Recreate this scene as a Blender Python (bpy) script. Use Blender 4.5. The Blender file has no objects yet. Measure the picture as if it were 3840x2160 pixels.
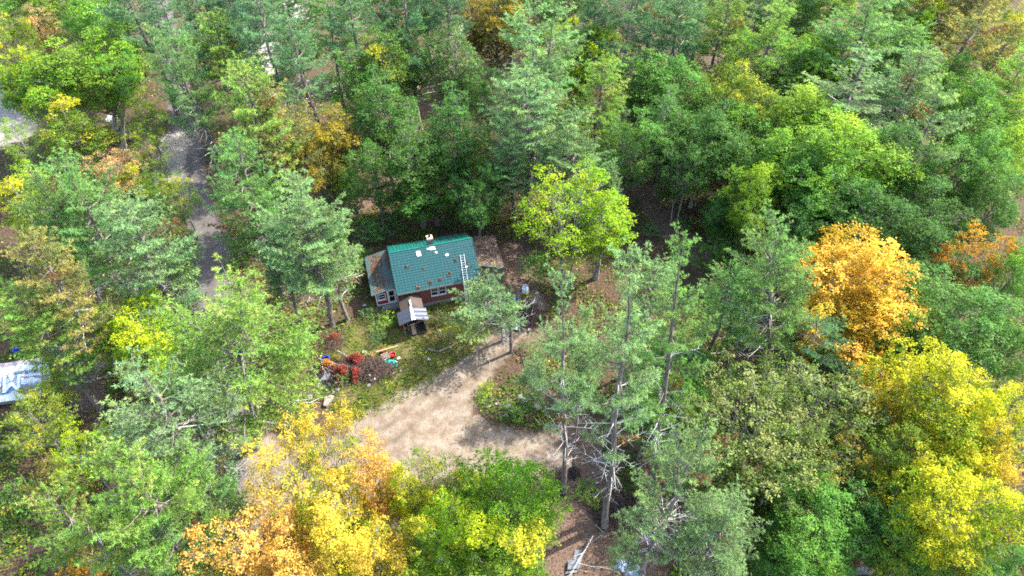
import bpy, math, random
import numpy as np
from mathutils import Vector, Matrix

R = math.radians
SC = bpy.context.scene
COL = SC.collection
rng = np.random.default_rng(7)
random.seed(7)

# ------------------------------------------------------------------ camera
CAM_H, PITCH, FPX = 56.0, R(46.0), 2560.0          # focal length in pixels of a 3840 px wide frame
cam = bpy.data.cameras.new('camera'); cam_o = bpy.data.objects.new('camera', cam); COL.objects.link(cam_o)
cam.sensor_width = 36.0; cam.lens = 36.0 * FPX / 3840.0
cam.clip_start = 0.5; cam.clip_end = 3000.0
cam_o.location = (0, 0, CAM_H); cam_o.rotation_euler = (math.pi / 2 - PITCH, 0, 0)
SC.camera = cam_o

# ------------------------------------------------------------------ sky, sun, exposure
SUN_EL = R(45.0)
SUN_DIR = Vector((0.88, 0.47, 0.0)).normalized() * math.cos(SUN_EL) + Vector((0, 0, math.sin(SUN_EL)))
world = bpy.data.worlds.new('World'); SC.world = world; world.use_nodes = True
wn = world.node_tree; wn.nodes.clear()
wo = wn.nodes.new('ShaderNodeOutputWorld'); wb = wn.nodes.new('ShaderNodeBackground'); sk = wn.nodes.new('ShaderNodeTexSky')
sk.sky_type = 'NISHITA'; sk.sun_disc = False; sk.sun_elevation = SUN_EL
sk.sun_rotation = math.atan2(SUN_DIR.x, SUN_DIR.y); sk.air_density = 1.0; sk.dust_density = 2.0; sk.ozone_density = 1.0
wb.inputs['Strength'].default_value = 0.15
wn.links.new(sk.outputs[0], wb.inputs[0]); wn.links.new(wb.outputs[0], wo.inputs[0])
sun = bpy.data.lights.new('sun', 'SUN'); sun.energy = 2.9; sun.angle = R(0.6); sun.color = (1.0, 0.95, 0.86)
sun_o = bpy.data.objects.new('sun', sun); COL.objects.link(sun_o)
sun_o.rotation_euler = SUN_DIR.to_track_quat('Z', 'Y').to_euler(); sun_o.location = (60, 90, 90)
SC.view_settings.view_transform = 'Standard'; SC.view_settings.look = 'None'
SC.view_settings.exposure = 2.6; SC.view_settings.gamma = 1.0
SC.view_settings.use_curve_mapping = False
SC.render.engine = 'CYCLES'
SC.cycles.max_bounces = 6; SC.cycles.diffuse_bounces = 3; SC.cycles.glossy_bounces = 2
SC.cycles.transmission_bounces = 3; SC.cycles.transparent_max_bounces = 4
SC.cycles.use_denoising = False
SC.cycles.filter_width = 1.75

# ------------------------------------------------------------------ placing helpers
def ray(u, v):
    a = (u - 1920) / FPX; b = -(v - 1080) / FPX
    return np.array([a, math.cos(PITCH) + b * math.sin(PITCH), -math.sin(PITCH) + b * math.cos(PITCH)])
def at(u, v, z=0.0):
    d = ray(u, v); t = (z - CAM_H) / d[2]
    return np.array([d[0] * t, d[1] * t, z])
S = 3840 / 2576.0
def atd(u, v, z=0.0): return at(u * S, v * S, z)
def depth(p): return p[1] * math.cos(PITCH) + (CAM_H - p[2]) * math.sin(PITCH)
def gz(x, y):
    x = np.asarray(x, float); y = np.asarray(y, float)
    return 0.07 * np.sin(x * .31 + 1.3) * np.cos(y * .27) + 0.05 * np.sin(x * .73 + y * .61) + 0.02 * np.sin(x * 2.1) * np.sin(y * 1.7 + .5) - .05

# house frame: origin at the front left corner of the main roof, U along the eave, N towards the back
HO = np.array([-12.28, 50.29, 0.0]); HYAW = R(15.4)
HU = np.array([math.cos(HYAW), math.sin(HYAW), 0]); HN = np.array([-math.sin(HYAW), math.cos(HYAW), 0])
def hw(u, n, z): return HO + HU * u + HN * n + np.array([0, 0, z])

# ------------------------------------------------------------------ mesh helpers
class MB:
    """collects shapes, then links them as one mesh object"""
    def __init__(s): s.v = []; s.f = []; s.n = 0
    def add(s, verts, faces):
        s.v.extend([tuple(map(float, p)) for p in verts]); s.f.extend([tuple(i + s.n for i in f) for f in faces]); s.n = len(s.v); return s
    def box(s, c, size, rot=None):
        hx, hy, hz = [k / 2 for k in size]
        vs = [Vector((x, y, z)) for x in (-hx, hx) for y in (-hy, hy) for z in (-hz, hz)]
        if rot is not None: vs = [rot @ v for v in vs]
        c = Vector(c)
        return s.add([v + c for v in vs], [(0, 1, 3, 2), (4, 6, 7, 5), (0, 4, 5, 1), (2, 3, 7, 6), (0, 2, 6, 4), (1, 5, 7, 3)])
    def hexa(s, lo, hi):
        """eight corners: four below, four above, both anticlockwise"""
        return s.add(list(lo) + list(hi), [(3, 2, 1, 0), (4, 5, 6, 7), (0, 1, 5, 4), (1, 2, 6, 5), (2, 3, 7, 6), (3, 0, 4, 7)])
    def tube(s, pts, rad, sides=5, cap=True):
        pts = [Vector(p) for p in pts]; m = len(pts)
        if not hasattr(rad, '__len__'): rad = [rad] * m
        vs = []
        for i, p in enumerate(pts):
            t = (pts[min(i + 1, m - 1)] - pts[max(i - 1, 0)]).normalized()
            a = t.cross(Vector((0.31, 0.95, 0.05)) if abs(t.z) > .9 else Vector((0, 0, 1))).normalized(); b = t.cross(a)
            for k in range(sides):
                q = 2 * math.pi * k / sides
                vs.append(p + (a * math.cos(q) + b * math.sin(q)) * rad[i])
        fs = [(i * sides + k, i * sides + (k + 1) % sides, (i + 1) * sides + (k + 1) % sides, (i + 1) * sides + k) for i in range(m - 1) for k in range(sides)]
        if cap: fs += [tuple(range(sides))[::-1], tuple((m - 1) * sides + k for k in range(sides))]
        return s.add(vs, fs)
    def lathe(s, prof, seg=20, c=(0, 0, 0)):
        vs = []; m = len(prof)
        for r, z in prof:
            for k in range(seg):
                q = 2 * math.pi * k / seg; vs.append((c[0] + r * math.cos(q), c[1] + r * math.sin(q), c[2] + z))
        fs = [(i * seg + k, i * seg + (k + 1) % seg, (i + 1) * seg + (k + 1) % seg, (i + 1) * seg + k) for i in range(m - 1) for k in range(seg)]
        return s.add(vs, fs)
    def mesh(s, name, mat):
        me = bpy.data.meshes.new(name); me.from_pydata(s.v, [], s.f); me.update()
        if mat: me.materials.append(mat)
        return me
    def build(s, name, mat, parent=None, smooth=False):
        me = s.mesh(name, mat)
        if smooth: me.polygons.foreach_set('use_smooth', [True] * len(me.polygons))
        return link(name, me, parent)

def link(name, me, parent=None):
    o = bpy.data.objects.new(name, me); COL.objects.link(o)
    if parent is not None: o.parent = parent
    return o
def tag(o, label=None, cat=None, group=None, kind=None):
    for k, v in (('label', label), ('category', cat), ('group', group), ('kind', kind)):
        if v: o[k] = v
    return o
def empty(name, loc=(0, 0, 0), rz=0.0):
    o = bpy.data.objects.new(name, None); COL.objects.link(o); o.location = loc; o.rotation_euler = (0, 0, rz); o.empty_display_size = .2
    return o
def np_mesh(name, v, f, mat, lf=None):
    """v (n,3), f (m,k) arrays -> mesh; lf (n,3) becomes the point colour attribute 'lf'"""
    v = np.ascontiguousarray(v, np.float32); f = np.ascontiguousarray(f, np.int32); m, k = f.shape
    me = bpy.data.meshes.new(name); me.vertices.add(len(v)); me.vertices.foreach_set('co', v.ravel())
    me.loops.add(m * k); me.loops.foreach_set('vertex_index', f.ravel())
    me.polygons.add(m); me.polygons.foreach_set('loop_start', np.arange(0, m * k, k, dtype=np.int32)); me.polygons.foreach_set('loop_total', np.full(m, k, np.int32))
    me.update(calc_edges=True)
    if lf is not None:
        a = me.attributes.new('lf', 'FLOAT_COLOR', 'POINT'); c = np.ones((len(v), 4), np.float32); c[:, :3] = lf; a.data.foreach_set('color', c.ravel())
    if mat: me.materials.append(mat)
    return me
def unit(a): return a / np.maximum(np.linalg.norm(a, axis=-1, keepdims=True), 1e-9)

# ------------------------------------------------------------------ materials
MATS = {}
def mat_new(name):
    m = bpy.data.materials.new(name); m.use_nodes = True; nt = m.node_tree; nt.nodes.clear()
    MATS[name] = m; return m, nt
def N(nt, t, **kw):
    n = nt.nodes.new(t)
    for k, v in kw.items(): setattr(n, k, v)
    return n
def mixc(nt, fac, a, b, blend='MIX'):
    n = nt.nodes.new('ShaderNodeMix'); n.data_type = 'RGBA'; n.blend_type = blend
    for sock, v in ((n.inputs[0], fac), (n.inputs[6], a), (n.inputs[7], b)):
        if hasattr(v, 'is_output'): nt.links.new(v, sock)
        elif isinstance(v, (int, float)): sock.default_value = v if sock == n.inputs[0] else (v, v, v, 1)
        else: sock.default_value = (*v[:3], 1)
    return n.outputs[2]
def mth(nt, op, a, b=None, c=None, clamp=False):
    n = nt.nodes.new('ShaderNodeMath'); n.operation = op; n.use_clamp = clamp
    for i, v in enumerate((a, b, c)):
        if v is None: continue
        if hasattr(v, 'is_output'): nt.links.new(v, n.inputs[i])
        else: n.inputs[i].default_value = v
    return n.outputs[0]
def ramp(nt, x, lo, hi, a=0.0, b=1.0):
    n = nt.nodes.new('ShaderNodeMapRange'); n.interpolation_type = 'SMOOTHSTEP'; n.clamp = True
    for i, v in enumerate((x, lo, hi, a, b)):
        if hasattr(v, 'is_output'): nt.links.new(v, n.inputs[i])
        else: n.inputs[i].default_value = v
    return n.outputs[0]
def noise(nt, scale, detail=4.0, rough=.6, coord='pos', w=0.0):
    if coord == 'pos': c = N(nt, 'ShaderNodeNewGeometry').outputs['Position']
    else: c = N(nt, 'ShaderNodeTexCoord').outputs['Object']
    n = N(nt, 'ShaderNodeTexNoise', noise_dimensions='4D'); n.inputs['W'].default_value = w
    n.inputs['Scale'].default_value = scale; n.inputs['Detail'].default_value = detail; n.inputs['Roughness'].default_value = rough
    nt.links.new(c, n.inputs['Vector']); return n.outputs['Fac']
def finish(nt, col, rough=.8, metal=0.0, bump=None, bstr=.4, bdist=.02, spec=.35):
    b = N(nt, 'ShaderNodeBsdfPrincipled'); o = N(nt, 'ShaderNodeOutputMaterial')
    if hasattr(col, 'is_output'): nt.links.new(col, b.inputs['Base Color'])
    else: b.inputs['Base Color'].default_value = (*col, 1)
    if hasattr(rough, 'is_output'): nt.links.new(rough, b.inputs['Roughness'])
    else: b.inputs['Roughness'].default_value = rough
    b.inputs['Metallic'].default_value = metal; b.inputs['Specular IOR Level'].default_value = spec
    if bump is not None:
        k = N(nt, 'ShaderNodeBump'); k.inputs['Strength'].default_value = bstr; k.inputs['Distance'].default_value = bdist
        nt.links.new(bump, k.inputs['Height']); nt.links.new(k.outputs[0], b.inputs['Normal'])
    nt.links.new(b.outputs[0], o.inputs[0]); return b
def simple(name, col, rough=.7, metal=0.0, var=.25, scale=3.0, dirt=None, dirt_amt=.5, coord='obj', bscale=None):
    m, nt = mat_new(name)
    n1 = noise(nt, scale, 5, .65, coord); n2 = noise(nt, scale * 7, 3, .6, coord, 3.0)
    c = mixc(nt, ramp(nt, n1, .3, .7), [k * (1 - var) for k in col], [min(1, k * (1 + var)) for k in col])
    if dirt: c = mixc(nt, mth(nt, 'MULTIPLY', ramp(nt, n2, .5, .7), dirt_amt), c, dirt)
    finish(nt, c, rough, metal, n2, .3, bscale or .01); return m

# foliage: the tree's own colour, turned leaves, leaf to leaf variation, dead needles
def foliage(name, transl=.38, rough=.5, spec=.3):
    m, nt = mat_new(name)
    at_ = N(nt, 'ShaderNodeAttribute', attribute_type='GEOMETRY', attribute_name='lf'); sp = N(nt, 'ShaderNodeSeparateColor'); nt.links.new(at_.outputs['Color'], sp.inputs[0])
    oi = N(nt, 'ShaderNodeObjectInfo'); au = N(nt, 'ShaderNodeAttribute', attribute_type='OBJECT', attribute_name='autumn')
    r, g, b = sp.outputs[0], sp.outputs[1], sp.outputs[2]
    th = mth(nt, 'SUBTRACT', 1.0, oi.outputs['Alpha'])
    x = mth(nt, 'ADD', mth(nt, 'MULTIPLY', g, .75), mth(nt, 'MULTIPLY', r, .25))
    t = ramp(nt, x, mth(nt, 'SUBTRACT', th, .10), mth(nt, 'ADD', th, .10))
    c = mixc(nt, t, oi.outputs['Color'], au.outputs['Color'])
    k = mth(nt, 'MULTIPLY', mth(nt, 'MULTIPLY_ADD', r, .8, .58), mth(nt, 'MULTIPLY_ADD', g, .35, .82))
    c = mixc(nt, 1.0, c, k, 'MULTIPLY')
    hs = N(nt, 'ShaderNodeHueSaturation'); nt.links.new(c, hs.inputs['Color'])
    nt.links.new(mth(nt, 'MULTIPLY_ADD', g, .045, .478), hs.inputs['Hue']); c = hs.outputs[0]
    c = mixc(nt, b, c, (.15, .068, .034))
    p = N(nt, 'ShaderNodeBsdfPrincipled'); nt.links.new(c, p.inputs['Base Color']); p.inputs['Roughness'].default_value = rough; p.inputs['Specular IOR Level'].default_value = spec
    tr = N(nt, 'ShaderNodeBsdfTranslucent'); nt.links.new(mixc(nt, 1.0, c, (1.25, 1.3, .8), 'MULTIPLY'), tr.inputs['Color'])
    ms = N(nt, 'ShaderNodeMixShader'); ms.inputs[0].default_value = transl
    nt.links.new(p.outputs[0], ms.inputs[1]); nt.links.new(tr.outputs[0], ms.inputs[2])
    o = N(nt, 'ShaderNodeOutputMaterial'); nt.links.new(ms.outputs[0], o.inputs[0]); return m
M_LEAF = foliage('broad_leaf', .42, .6, .10)
M_NEEDLE = foliage('pine_needle', .40, .7, .08)

def bark(name, a, b):
    m, nt = mat_new(name)
    tc = N(nt, 'ShaderNodeTexCoord'); mp = N(nt, 'ShaderNodeMapping'); mp.inputs['Scale'].default_value = (7, 7, 1.2); nt.links.new(tc.outputs['Object'], mp.inputs[0])
    n = N(nt, 'ShaderNodeTexNoise'); n.inputs['Scale'].default_value = 1.5; n.inputs['Detail'].default_value = 6; nt.links.new(mp.outputs[0], n.inputs['Vector'])
    c = mixc(nt, ramp(nt, n.outputs['Fac'], .35, .65), a, b)
    finish(nt, c, .9, 0, n.outputs['Fac'], .8, .03, .2); return m
M_BARK_P = bark('pine_bark', (.075, .058, .048), (.20, .17, .15))
M_BARK_M = bark('maple_bark', (.10, .09, .075), (.30, .275, .24))
M_DEADWOOD = bark('dead_wood', (.22, .205, .19), (.44, .42, .39))
M_BRUSH = bark('brush_wood', (.035, .024, .019), (.11, .076, .060))
M_LOGEND = simple('cut_log', (.42, .30, .20), .8, var=.4, scale=6)

# ground, road and driveway share one recipe; the weights are stored per vertex
def ground_mat():
    m, nt = mat_new('ground_cover')
    def A(nm): return N(nt, 'ShaderNodeAttribute', attribute_type='GEOMETRY', attribute_name=nm).outputs['Fac']
    n0 = noise(nt, .12, 4, .6, 'pos', 1); n1 = noise(nt, .9, 6, .65); n2 = noise(nt, 5.0, 5, .7, 'pos', 2); n3 = noise(nt, 22.0, 4, .7, 'pos', 5)
    def edge(a, lo, hi):
        return ramp(nt, mth(nt, 'ADD', a, mth(nt, 'MULTIPLY', mth(nt, 'SUBTRACT', n1, .5), .9)), lo, hi)
    litter = mixc(nt, ramp(nt, n2, .35, .68), (0.030, 0.020, 0.013), (0.095, 0.061, 0.039))
    litter = mixc(nt, ramp(nt, n3, .58, .72), litter, (0.147, 0.101, 0.065))
    moss = mixc(nt, ramp(nt, n2, .35, .7), (0.019, 0.026, 0.007), (0.060, 0.063, 0.020))
    c = mixc(nt, ramp(nt, mth(nt, 'ADD', mth(nt, 'MULTIPLY', n1, .6), mth(nt, 'MULTIPLY', n0, .5)), .55, .70), litter, moss)
    grass = mixc(nt, ramp(nt, n2, .3, .7), (0.041, 0.046, 0.010), (0.120, 0.109, 0.030))
    grass = mixc(nt, ramp(nt, n1, .45, .68), grass, (0.103, 0.076, 0.041))
    c = mixc(nt, edge(A('grass'), .35, .65), c, grass)
    path = mixc(nt, ramp(nt, n2, .3, .7), (0.060, 0.037, 0.025), (0.141, 0.095, 0.068)); path = mixc(nt, ramp(nt, n3, .55, .7), path, (0.196, 0.141, 0.103))
    c = mixc(nt, edge(A('path'), .35, .65), c, path)
    dirt = mixc(nt, ramp(nt, n1, .32, .66), (0.117, 0.083, 0.056), (0.198, 0.163, 0.126))
    dirt = mixc(nt, mth(nt, 'MULTIPLY', ramp(nt, n2, .48, .7), .7), dirt, (0.092, 0.066, 0.040))
    dirt = mixc(nt, mth(nt, 'MULTIPLY', ramp(nt, n3, .55, .75), .5), dirt, (0.234, 0.202, 0.163))
    dirt = mixc(nt, mth(nt, 'MULTIPLY', ramp(nt, noise(nt, .5, 5, .7, 'pos', 9), .56, .68), .55), dirt, (0.106, 0.088, 0.032))
    dirt = mixc(nt, mth(nt, 'MULTIPLY', A('rut'), .85), dirt, (0.071, 0.051, 0.037))
    c = mixc(nt, edge(A('dirt'), .35, .65), c, dirt)
    road = mixc(nt, ramp(nt, n1, .3, .7), (0.059, 0.051, 0.048), (0.094, 0.082, 0.076)); road = mixc(nt, mth(nt, 'MULTIPLY', ramp(nt, n3, .5, .7), .5), road, (0.130, 0.119, 0.107))
    road = mixc(nt, mth(nt, 'MULTIPLY', A('rut'), .45), road, (0.137, 0.128, 0.119))
    c = mixc(nt, edge(A('road'), .40, .60), c, road)
    sand = mixc(nt, ramp(nt, n2, .3, .7), (0.170, 0.147, 0.121), (0.235, 0.215, 0.190))
    c = mixc(nt, edge(A('sand'), .40, .60), c, sand)
    h = mth(nt, 'ADD', n2, mth(nt, 'MULTIPLY', n3, .5))
    finish(nt, c, .95, 0, h, .9, .08, .15); return m
M_GROUND = ground_mat()

# ------------------------------------------------------------------ ground
def pd(lst): return np.array([atd(u, v)[:2] for u, v in lst])
def d_line(P, line, w):
    """weight 1 on the line, falling to .5 at half width w (array or number per node)"""
    best = np.full(len(P), 9.0); side = np.zeros(len(P))
    w = np.broadcast_to(np.asarray(w, float), (len(line),))
    for i in range(len(line) - 1):
        a, b = line[i], line[i + 1]; ab = b - a; t = np.clip(((P - a) @ ab) / (ab @ ab), 0, 1)
        dv = P - (a + t[:, None] * ab); d = np.linalg.norm(dv, axis=1) / (w[i] + (w[i + 1] - w[i]) * t)
        sgn = np.sign(ab[0] * dv[:, 1] - ab[1] * dv[:, 0]); k = d < best
        side[k] = (sgn * d)[k]; best = np.minimum(best, d)
    return np.clip(1 - best * .5, 0, 1), side
def d_poly(P, poly, soft):
    n = len(poly); inside = np.zeros(len(P), bool); dist = np.full(len(P), 1e9)
    for i in range(n):
        a, b = poly[i], poly[(i + 1) % n]; ab = b - a; t = np.clip(((P - a) @ ab) / (ab @ ab), 0, 1)
        dist = np.minimum(dist, np.linalg.norm(P - (a + t[:, None] * ab), axis=1))
        cr = ((a[1] > P[:, 1]) != (b[1] > P[:, 1])) & (P[:, 0] < (b[0] - a[0]) * (P[:, 1] - a[1]) / (b[1] - a[1] + 1e-12) + a[0])
        inside ^= cr
    return np.clip(.5 + np.where(inside, dist, -dist) / (2 * soft), 0, 1)
ROAD = pd([(470, 1560), (500, 1449), (540, 1300), (562, 1150), (560, 1020), (545, 900), (535, 780), (535, 680), (525, 600), (500, 530), (480, 450), (470, 360), (455, 260), (435, 160), (412, 60), (400, -40)])
DRIVE = [pd([(840, 1150), (880, 1065), (940, 1035), (1010, 985), (1090, 950), (1160, 905), (1215, 900), (1240, 940), (1200, 985), (1185, 1040), (1240, 1075), (1320, 1085), (1400, 1100), (1440, 1170), (1400, 1240), (1320, 1200), (1180, 1200), (1000, 1220), (840, 1240)]),
         pd([(540, 1200), (640, 1090), (760, 1120), (900, 1090), (1000, 1150), (900, 1290), (640, 1330), (540, 1330)])]
TRACK = pd([(1330, 760), (1290, 830), (1235, 890), (1160, 945), (1080, 1010), (980, 1090), (860, 1150), (700, 1200)])
PATHS = [(pd([(1610, 385), (1625, 450), (1650, 520), (1690, 570), (1740, 615), (1775, 660), (1800, 720)]), 1.9),
         (pd([(980, 455), (930, 500), (860, 535), (800, 560)]), 1.6),
         (pd([(1290, 640), (1310, 720), (1310, 800), (1330, 860)]), 2.0),
         (pd([(1480, 1180), (1600, 1200), (1500, 1400), (1440, 1500)]), 5.0),
         (pd([(220, 1000), (200, 940), (245, 900)]), 1.6), (pd([(450, 1000), (470, 900), (460, 820)]), .9)]
YARD = pd([(830, 1030), (800, 960), (850, 850), (930, 760), (1090, 760), (1220, 720), (1300, 760), (1290, 850), (1220, 900), (1130, 960), (1010, 1000), (900, 1060)])
GRASSES = [(pd([(460, 860), (450, 940), (470, 1000)]), 1.0), (pd([(1190, 1000), (1215, 960)]), 1.0), (pd([(1560, 1140), (1590, 1240)]), 1.6)]
SANDS = [(pd([(-60, 330), (20, 330), (45, 250), (30, 180)]), 4.0), (pd([(660, 90), (650, 170), (660, 230)]), 2.6), (pd([(420, 440), (440, 350)]), 2.0), (pd([(735, 5), (745, 40)]), 3.0)]
def weights(P):
    W = {}
    W['road'], side = d_line(P, ROAD, np.linspace(2.1, 1.75, len(ROAD)))
    rut = np.exp(-((np.abs(side) - .42) / .16) ** 2) * (W['road'] > .4)
    W['dirt'] = np.maximum.reduce([d_poly(P, q, 1.6) for q in DRIVE]); tr, ts = d_line(P, TRACK, 1.7); W['dirt'] = np.maximum(W['dirt'], tr * .95)
    rut = np.maximum(rut, np.exp(-((np.abs(ts) - .5) / .14) ** 2) * (tr > .3) * .8)
    W['rut'] = rut
    W['grass'] = d_poly(P, YARD, 2.5)
    for l, w in GRASSES: W['grass'] = np.maximum(W['grass'], d_line(P, l, w)[0])
    W['path'] = np.zeros(len(P))
    for l, w in PATHS: W['path'] = np.maximum(W['path'], d_line(P, l, w)[0])
    W['sand'] = np.zeros(len(P))
    for l, w in SANDS: W['sand'] = np.maximum(W['sand'], d_line(P, l, w)[0])
    return W
def build_ground():
    xs = np.concatenate([[-900, -500, -260, -150, -110, -92], np.arange(-80, 80.1, .6), [92, 110, 150, 260, 500, 900]])
    ys = np.concatenate([[-600, -250, -80, -20, 0, 6], np.arange(12, 135.1, .6), [142, 155, 180, 230, 400, 800, 1600]])
    X, Y = np.meshgrid(xs, ys); P = np.stack([X.ravel(), Y.ravel()], 1)
    far = np.clip(1 - np.maximum(np.abs(P[:, 0]) - 90, np.abs(P[:, 1] - 70) - 75) / 30, 0, 1)
    Z = gz(P[:, 0], P[:, 1]) * far; V = np.column_stack([P, Z]); W = weights(P)
    V[:, 2] -= .06 * W['rut'] * (W['dirt'] > .4)
    nx, ny = len(xs), len(ys); i = (np.arange(ny - 1)[:, None] * nx + np.arange(nx - 1)[None]).ravel()
    Fq = np.stack([i, i + 1, i + nx + 1, i + nx], 1)
    road = W['road'][Fq].mean(1) > .5; drv = (W['dirt'][Fq].mean(1) > .5) & ~road; path = (W['path'][Fq].mean(1) > .5) & ~road & ~drv
    for nm, sel in (('ground', ~road & ~drv & ~path), ('gravel_road', road), ('dirt_driveway', drv), ('forest_path', path)):
        f = Fq[sel]; used, inv = np.unique(f.ravel(), return_inverse=True)
        me = np_mesh(nm, V[used], inv.reshape(-1, 4), M_GROUND)
        for k, w in W.items():
            a = me.attributes.new(k, 'FLOAT', 'POINT'); a.data.foreach_set('value', np.ascontiguousarray(w[used], np.float32))
        me.polygons.foreach_set('use_smooth', np.ones(len(f), bool))
        o = link(nm, me); o['kind'] = 'structure'
    return W
build_ground()

# ------------------------------------------------------------------ leaves as geometry
def leaf_quads(pos, nrm, size, rg, lf):
    """pointed, slightly folded leaves: four corners, two triangles"""
    n = len(pos); t = unit(rg.normal(size=(n, 3))); a = unit(np.cross(nrm, t)); b = np.cross(nrm, a); s = size[:, None]
    v = np.stack([pos - a * s * .60, pos + b * s * .42 + nrm * s * .12, pos + a * s * .62, pos - b * s * .42 + nrm * s * .12], 1).reshape(-1, 3)
    q = np.arange(n)[:, None] * 4
    f = np.concatenate([q + [0, 1, 2], q + [0, 2, 3]])
    return v, f, np.repeat(lf, 4, 0)
def needle_tufts(pos, ax, ln, rg, lf, blades=8, width=.042):
    n = len(pos); p = np.repeat(pos, blades, 0); a = np.repeat(ax, blades, 0); L = np.repeat(ln, blades)[:, None] * rg.uniform(.7, 1.15, (n * blades, 1))
    d = unit(a * .75 + unit(rg.normal(size=(n * blades, 3))) * .95); w = unit(np.cross(d, rg.normal(size=(n * blades, 3)))) * width * .5
    v = np.stack([p - w, p + w, p + d * L], 1).reshape(-1, 3)
    l = np.repeat(lf, blades, 0); l[:, 0] = np.clip(l[:, 0] + rg.normal(0, .12, len(l)), 0, 1)
    return v, np.arange(len(v)).reshape(-1, 3), np.repeat(l, 3, 0)

def make_pine(seed, h=20.0, cb=.30, rad=3.6, prof='cone', gap=.75, nb=5, dens=1.0, skip=.12, dead=6, bias=None, leaders=1, brown=.02, lean=0.5):
    rg = np.random.default_rng(seed); wood = MB()
    ph = rg.uniform(0, 6.28); lx, ly = lean * math.cos(ph), lean * math.sin(ph); wob = rg.uniform(0, 6.28)
    def axis(z, off=(0, 0)):
        t = z / h; k = max(0, (t - .45) / .55)
        return np.array([lx * t * t + .14 * math.sin(z * .55 + wob) + off[0] * k, ly * t * t + .14 * math.cos(z * .45 + wob) + off[1] * k, z])
    offs = [(0, 0)] if leaders == 1 else [(1.1, .3), (-1.2, -.4)]
    r0 = h * .0155
    for o in offs:
        zs = np.linspace(-.3, h * (.985 if o == offs[0] else .9), 16)
        wood.tube([axis(max(z, 0), o) + np.array([0, 0, min(z, 0)]) for z in zs], [max(.03, r0 * (1.25 if i == 0 else 1) * (1 - i / 15.5) ** .8) for i in range(16)], 8, False)
    T, AX, LF = [], [], []
    z = cb * h; top = h * .985
    while z < top - .25:
        t = (z - cb * h) / (h - cb * h)
        if prof == 'cone': L0 = rad * (1 - t) ** .75 * (1 if t > .12 else .75 + t * 2)
        elif prof == 'flat': L0 = rad * (math.sin(min(1, t * 1.15 + .18) * math.pi) ** .55 if t < .86 else .95 * (1 - t) ** .45)
        else: L0 = rad * (1 - t ** 2.2) ** .7 * (.7 + .3 * min(1, t * 4))
        L0 = max(L0, .5); m = nb if t < .8 else 4; a0 = rg.uniform(0, 6.28)
        for i in range(m):
            if rg.random() < skip: continue
            az = a0 + i * 6.283 / m + rg.normal(0, .3); L = L0 * rg.uniform(.55, 1.15)
            if bias is not None: L *= .45 + .75 * (.5 + .5 * math.cos(az - bias))
            if L < .35: continue
            o = offs[rg.integers(len(offs))]; b0 = axis(z + rg.uniform(-.25, .25), o); d = np.array([math.cos(az), math.sin(az), 0]); pr = np.array([-d[1], d[0], 0])
            e0 = .05 + .75 * t + rg.normal(0, .08); e1 = rg.uniform(.10, .30)
            bend = rg.normal(0, .15)
            P = lambda s: b0 + d * s * L + pr * bend * L * s * s + np.array([0, 0, L * (e0 * s * .6 + e1 * s ** 2.5 - .12 * math.sin(s * 3.1))])
            rb = .018 * L + .012
            wood.tube([P(s) for s in (0, .35, .7, .97)], [rb, rb * .7, rb * .4, .008], 4, False)
            tint = rg.uniform(0, 1); dd = 1.0 if rg.random() < brown else 0.0
            s0 = .22 + .18 * (1 - t) if L > 1.5 else .08
            ns = max(2, int(L * (1 - s0) / (.21 / dens)))
            for j, s in enumerate(np.linspace(s0, 1.0, ns)):
                p = P(s); sd = 1 if j % 2 else -1; tl = (.34 + .46 * L * (1 - s) + .06 * L) * rg.uniform(.65, 1.25); tl = min(tl, 1.5)
                td = unit(d * .75 + pr * sd * .85 + np.array([0, 0, .12 + .2 * rg.random()]))
                if s > .97: td = unit(d + np.array([0, 0, .45]))
                if tl > .5: wood.tube([p, p + td * tl * .9], [.012, .005], 3, False)
                for q in np.arange(.14, tl + .1, .125 / dens):
                    T.append(p + td * q + rg.normal(0, .075, 3) + np.array([0, 0, .10 * q * q])); AX.append(unit(td * .7 + np.array([0, 0, .75]) + rg.normal(0, .25, 3)))
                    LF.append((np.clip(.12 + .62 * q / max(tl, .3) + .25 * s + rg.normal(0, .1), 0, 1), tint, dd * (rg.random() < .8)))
        z += gap * (1 - .45 * t) * rg.uniform(.8, 1.2)
    for o in offs:                                                        # leader shoots
        for k in range(16):
            q = k / 15 * .9; zz = (h if o == offs[0] else h * .915) - .9 + q
            T.append(axis(zz, o) + rg.normal(0, .05, 3)); AX.append(unit(np.array([0, 0, 1.]) + rg.normal(0, .4, 3))); LF.append((.6, .5, 0))
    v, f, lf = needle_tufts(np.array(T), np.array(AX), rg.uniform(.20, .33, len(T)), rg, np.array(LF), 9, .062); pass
    dw = MB()
    for k in range(dead):                                                 # bare dead limbs below and inside the crown
        zz = h * rg.uniform(max(.18, cb - .25), cb + .22); az = rg.uniform(0, 6.28); L = rg.uniform(1.0, 3.8); d = np.array([math.cos(az), math.sin(az), rg.uniform(-.15, .35)]); b0 = axis(zz, offs[0])
        bz = rg.normal(0, .3, 3); pts = [b0 + d * s * L + bz * s * s * L * .35 for s in (0, .3, .65, 1)]
        dw.tube(pts, [.06, .048, .032, .010], 4, False)
        for s in (.45, .6, .75, .88):
            p = b0 + d * s * L + bz * s * s * L * .35; sd = rg.choice([-1, 1]); dw.tube([p, p + (d * .6 + np.array([-d[1], d[0], 0]) * sd * .7 + rg.normal(0, .2, 3)) * L * .28], [.022, .006], 3, False)
    return np_mesh('pine_crown', v, f, M_NEEDLE, lf), wood.mesh('pine_trunk', M_BARK_P), (dw.mesh('dead_limbs', M_DEADWOOD) if dead else None), h, rad

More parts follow.
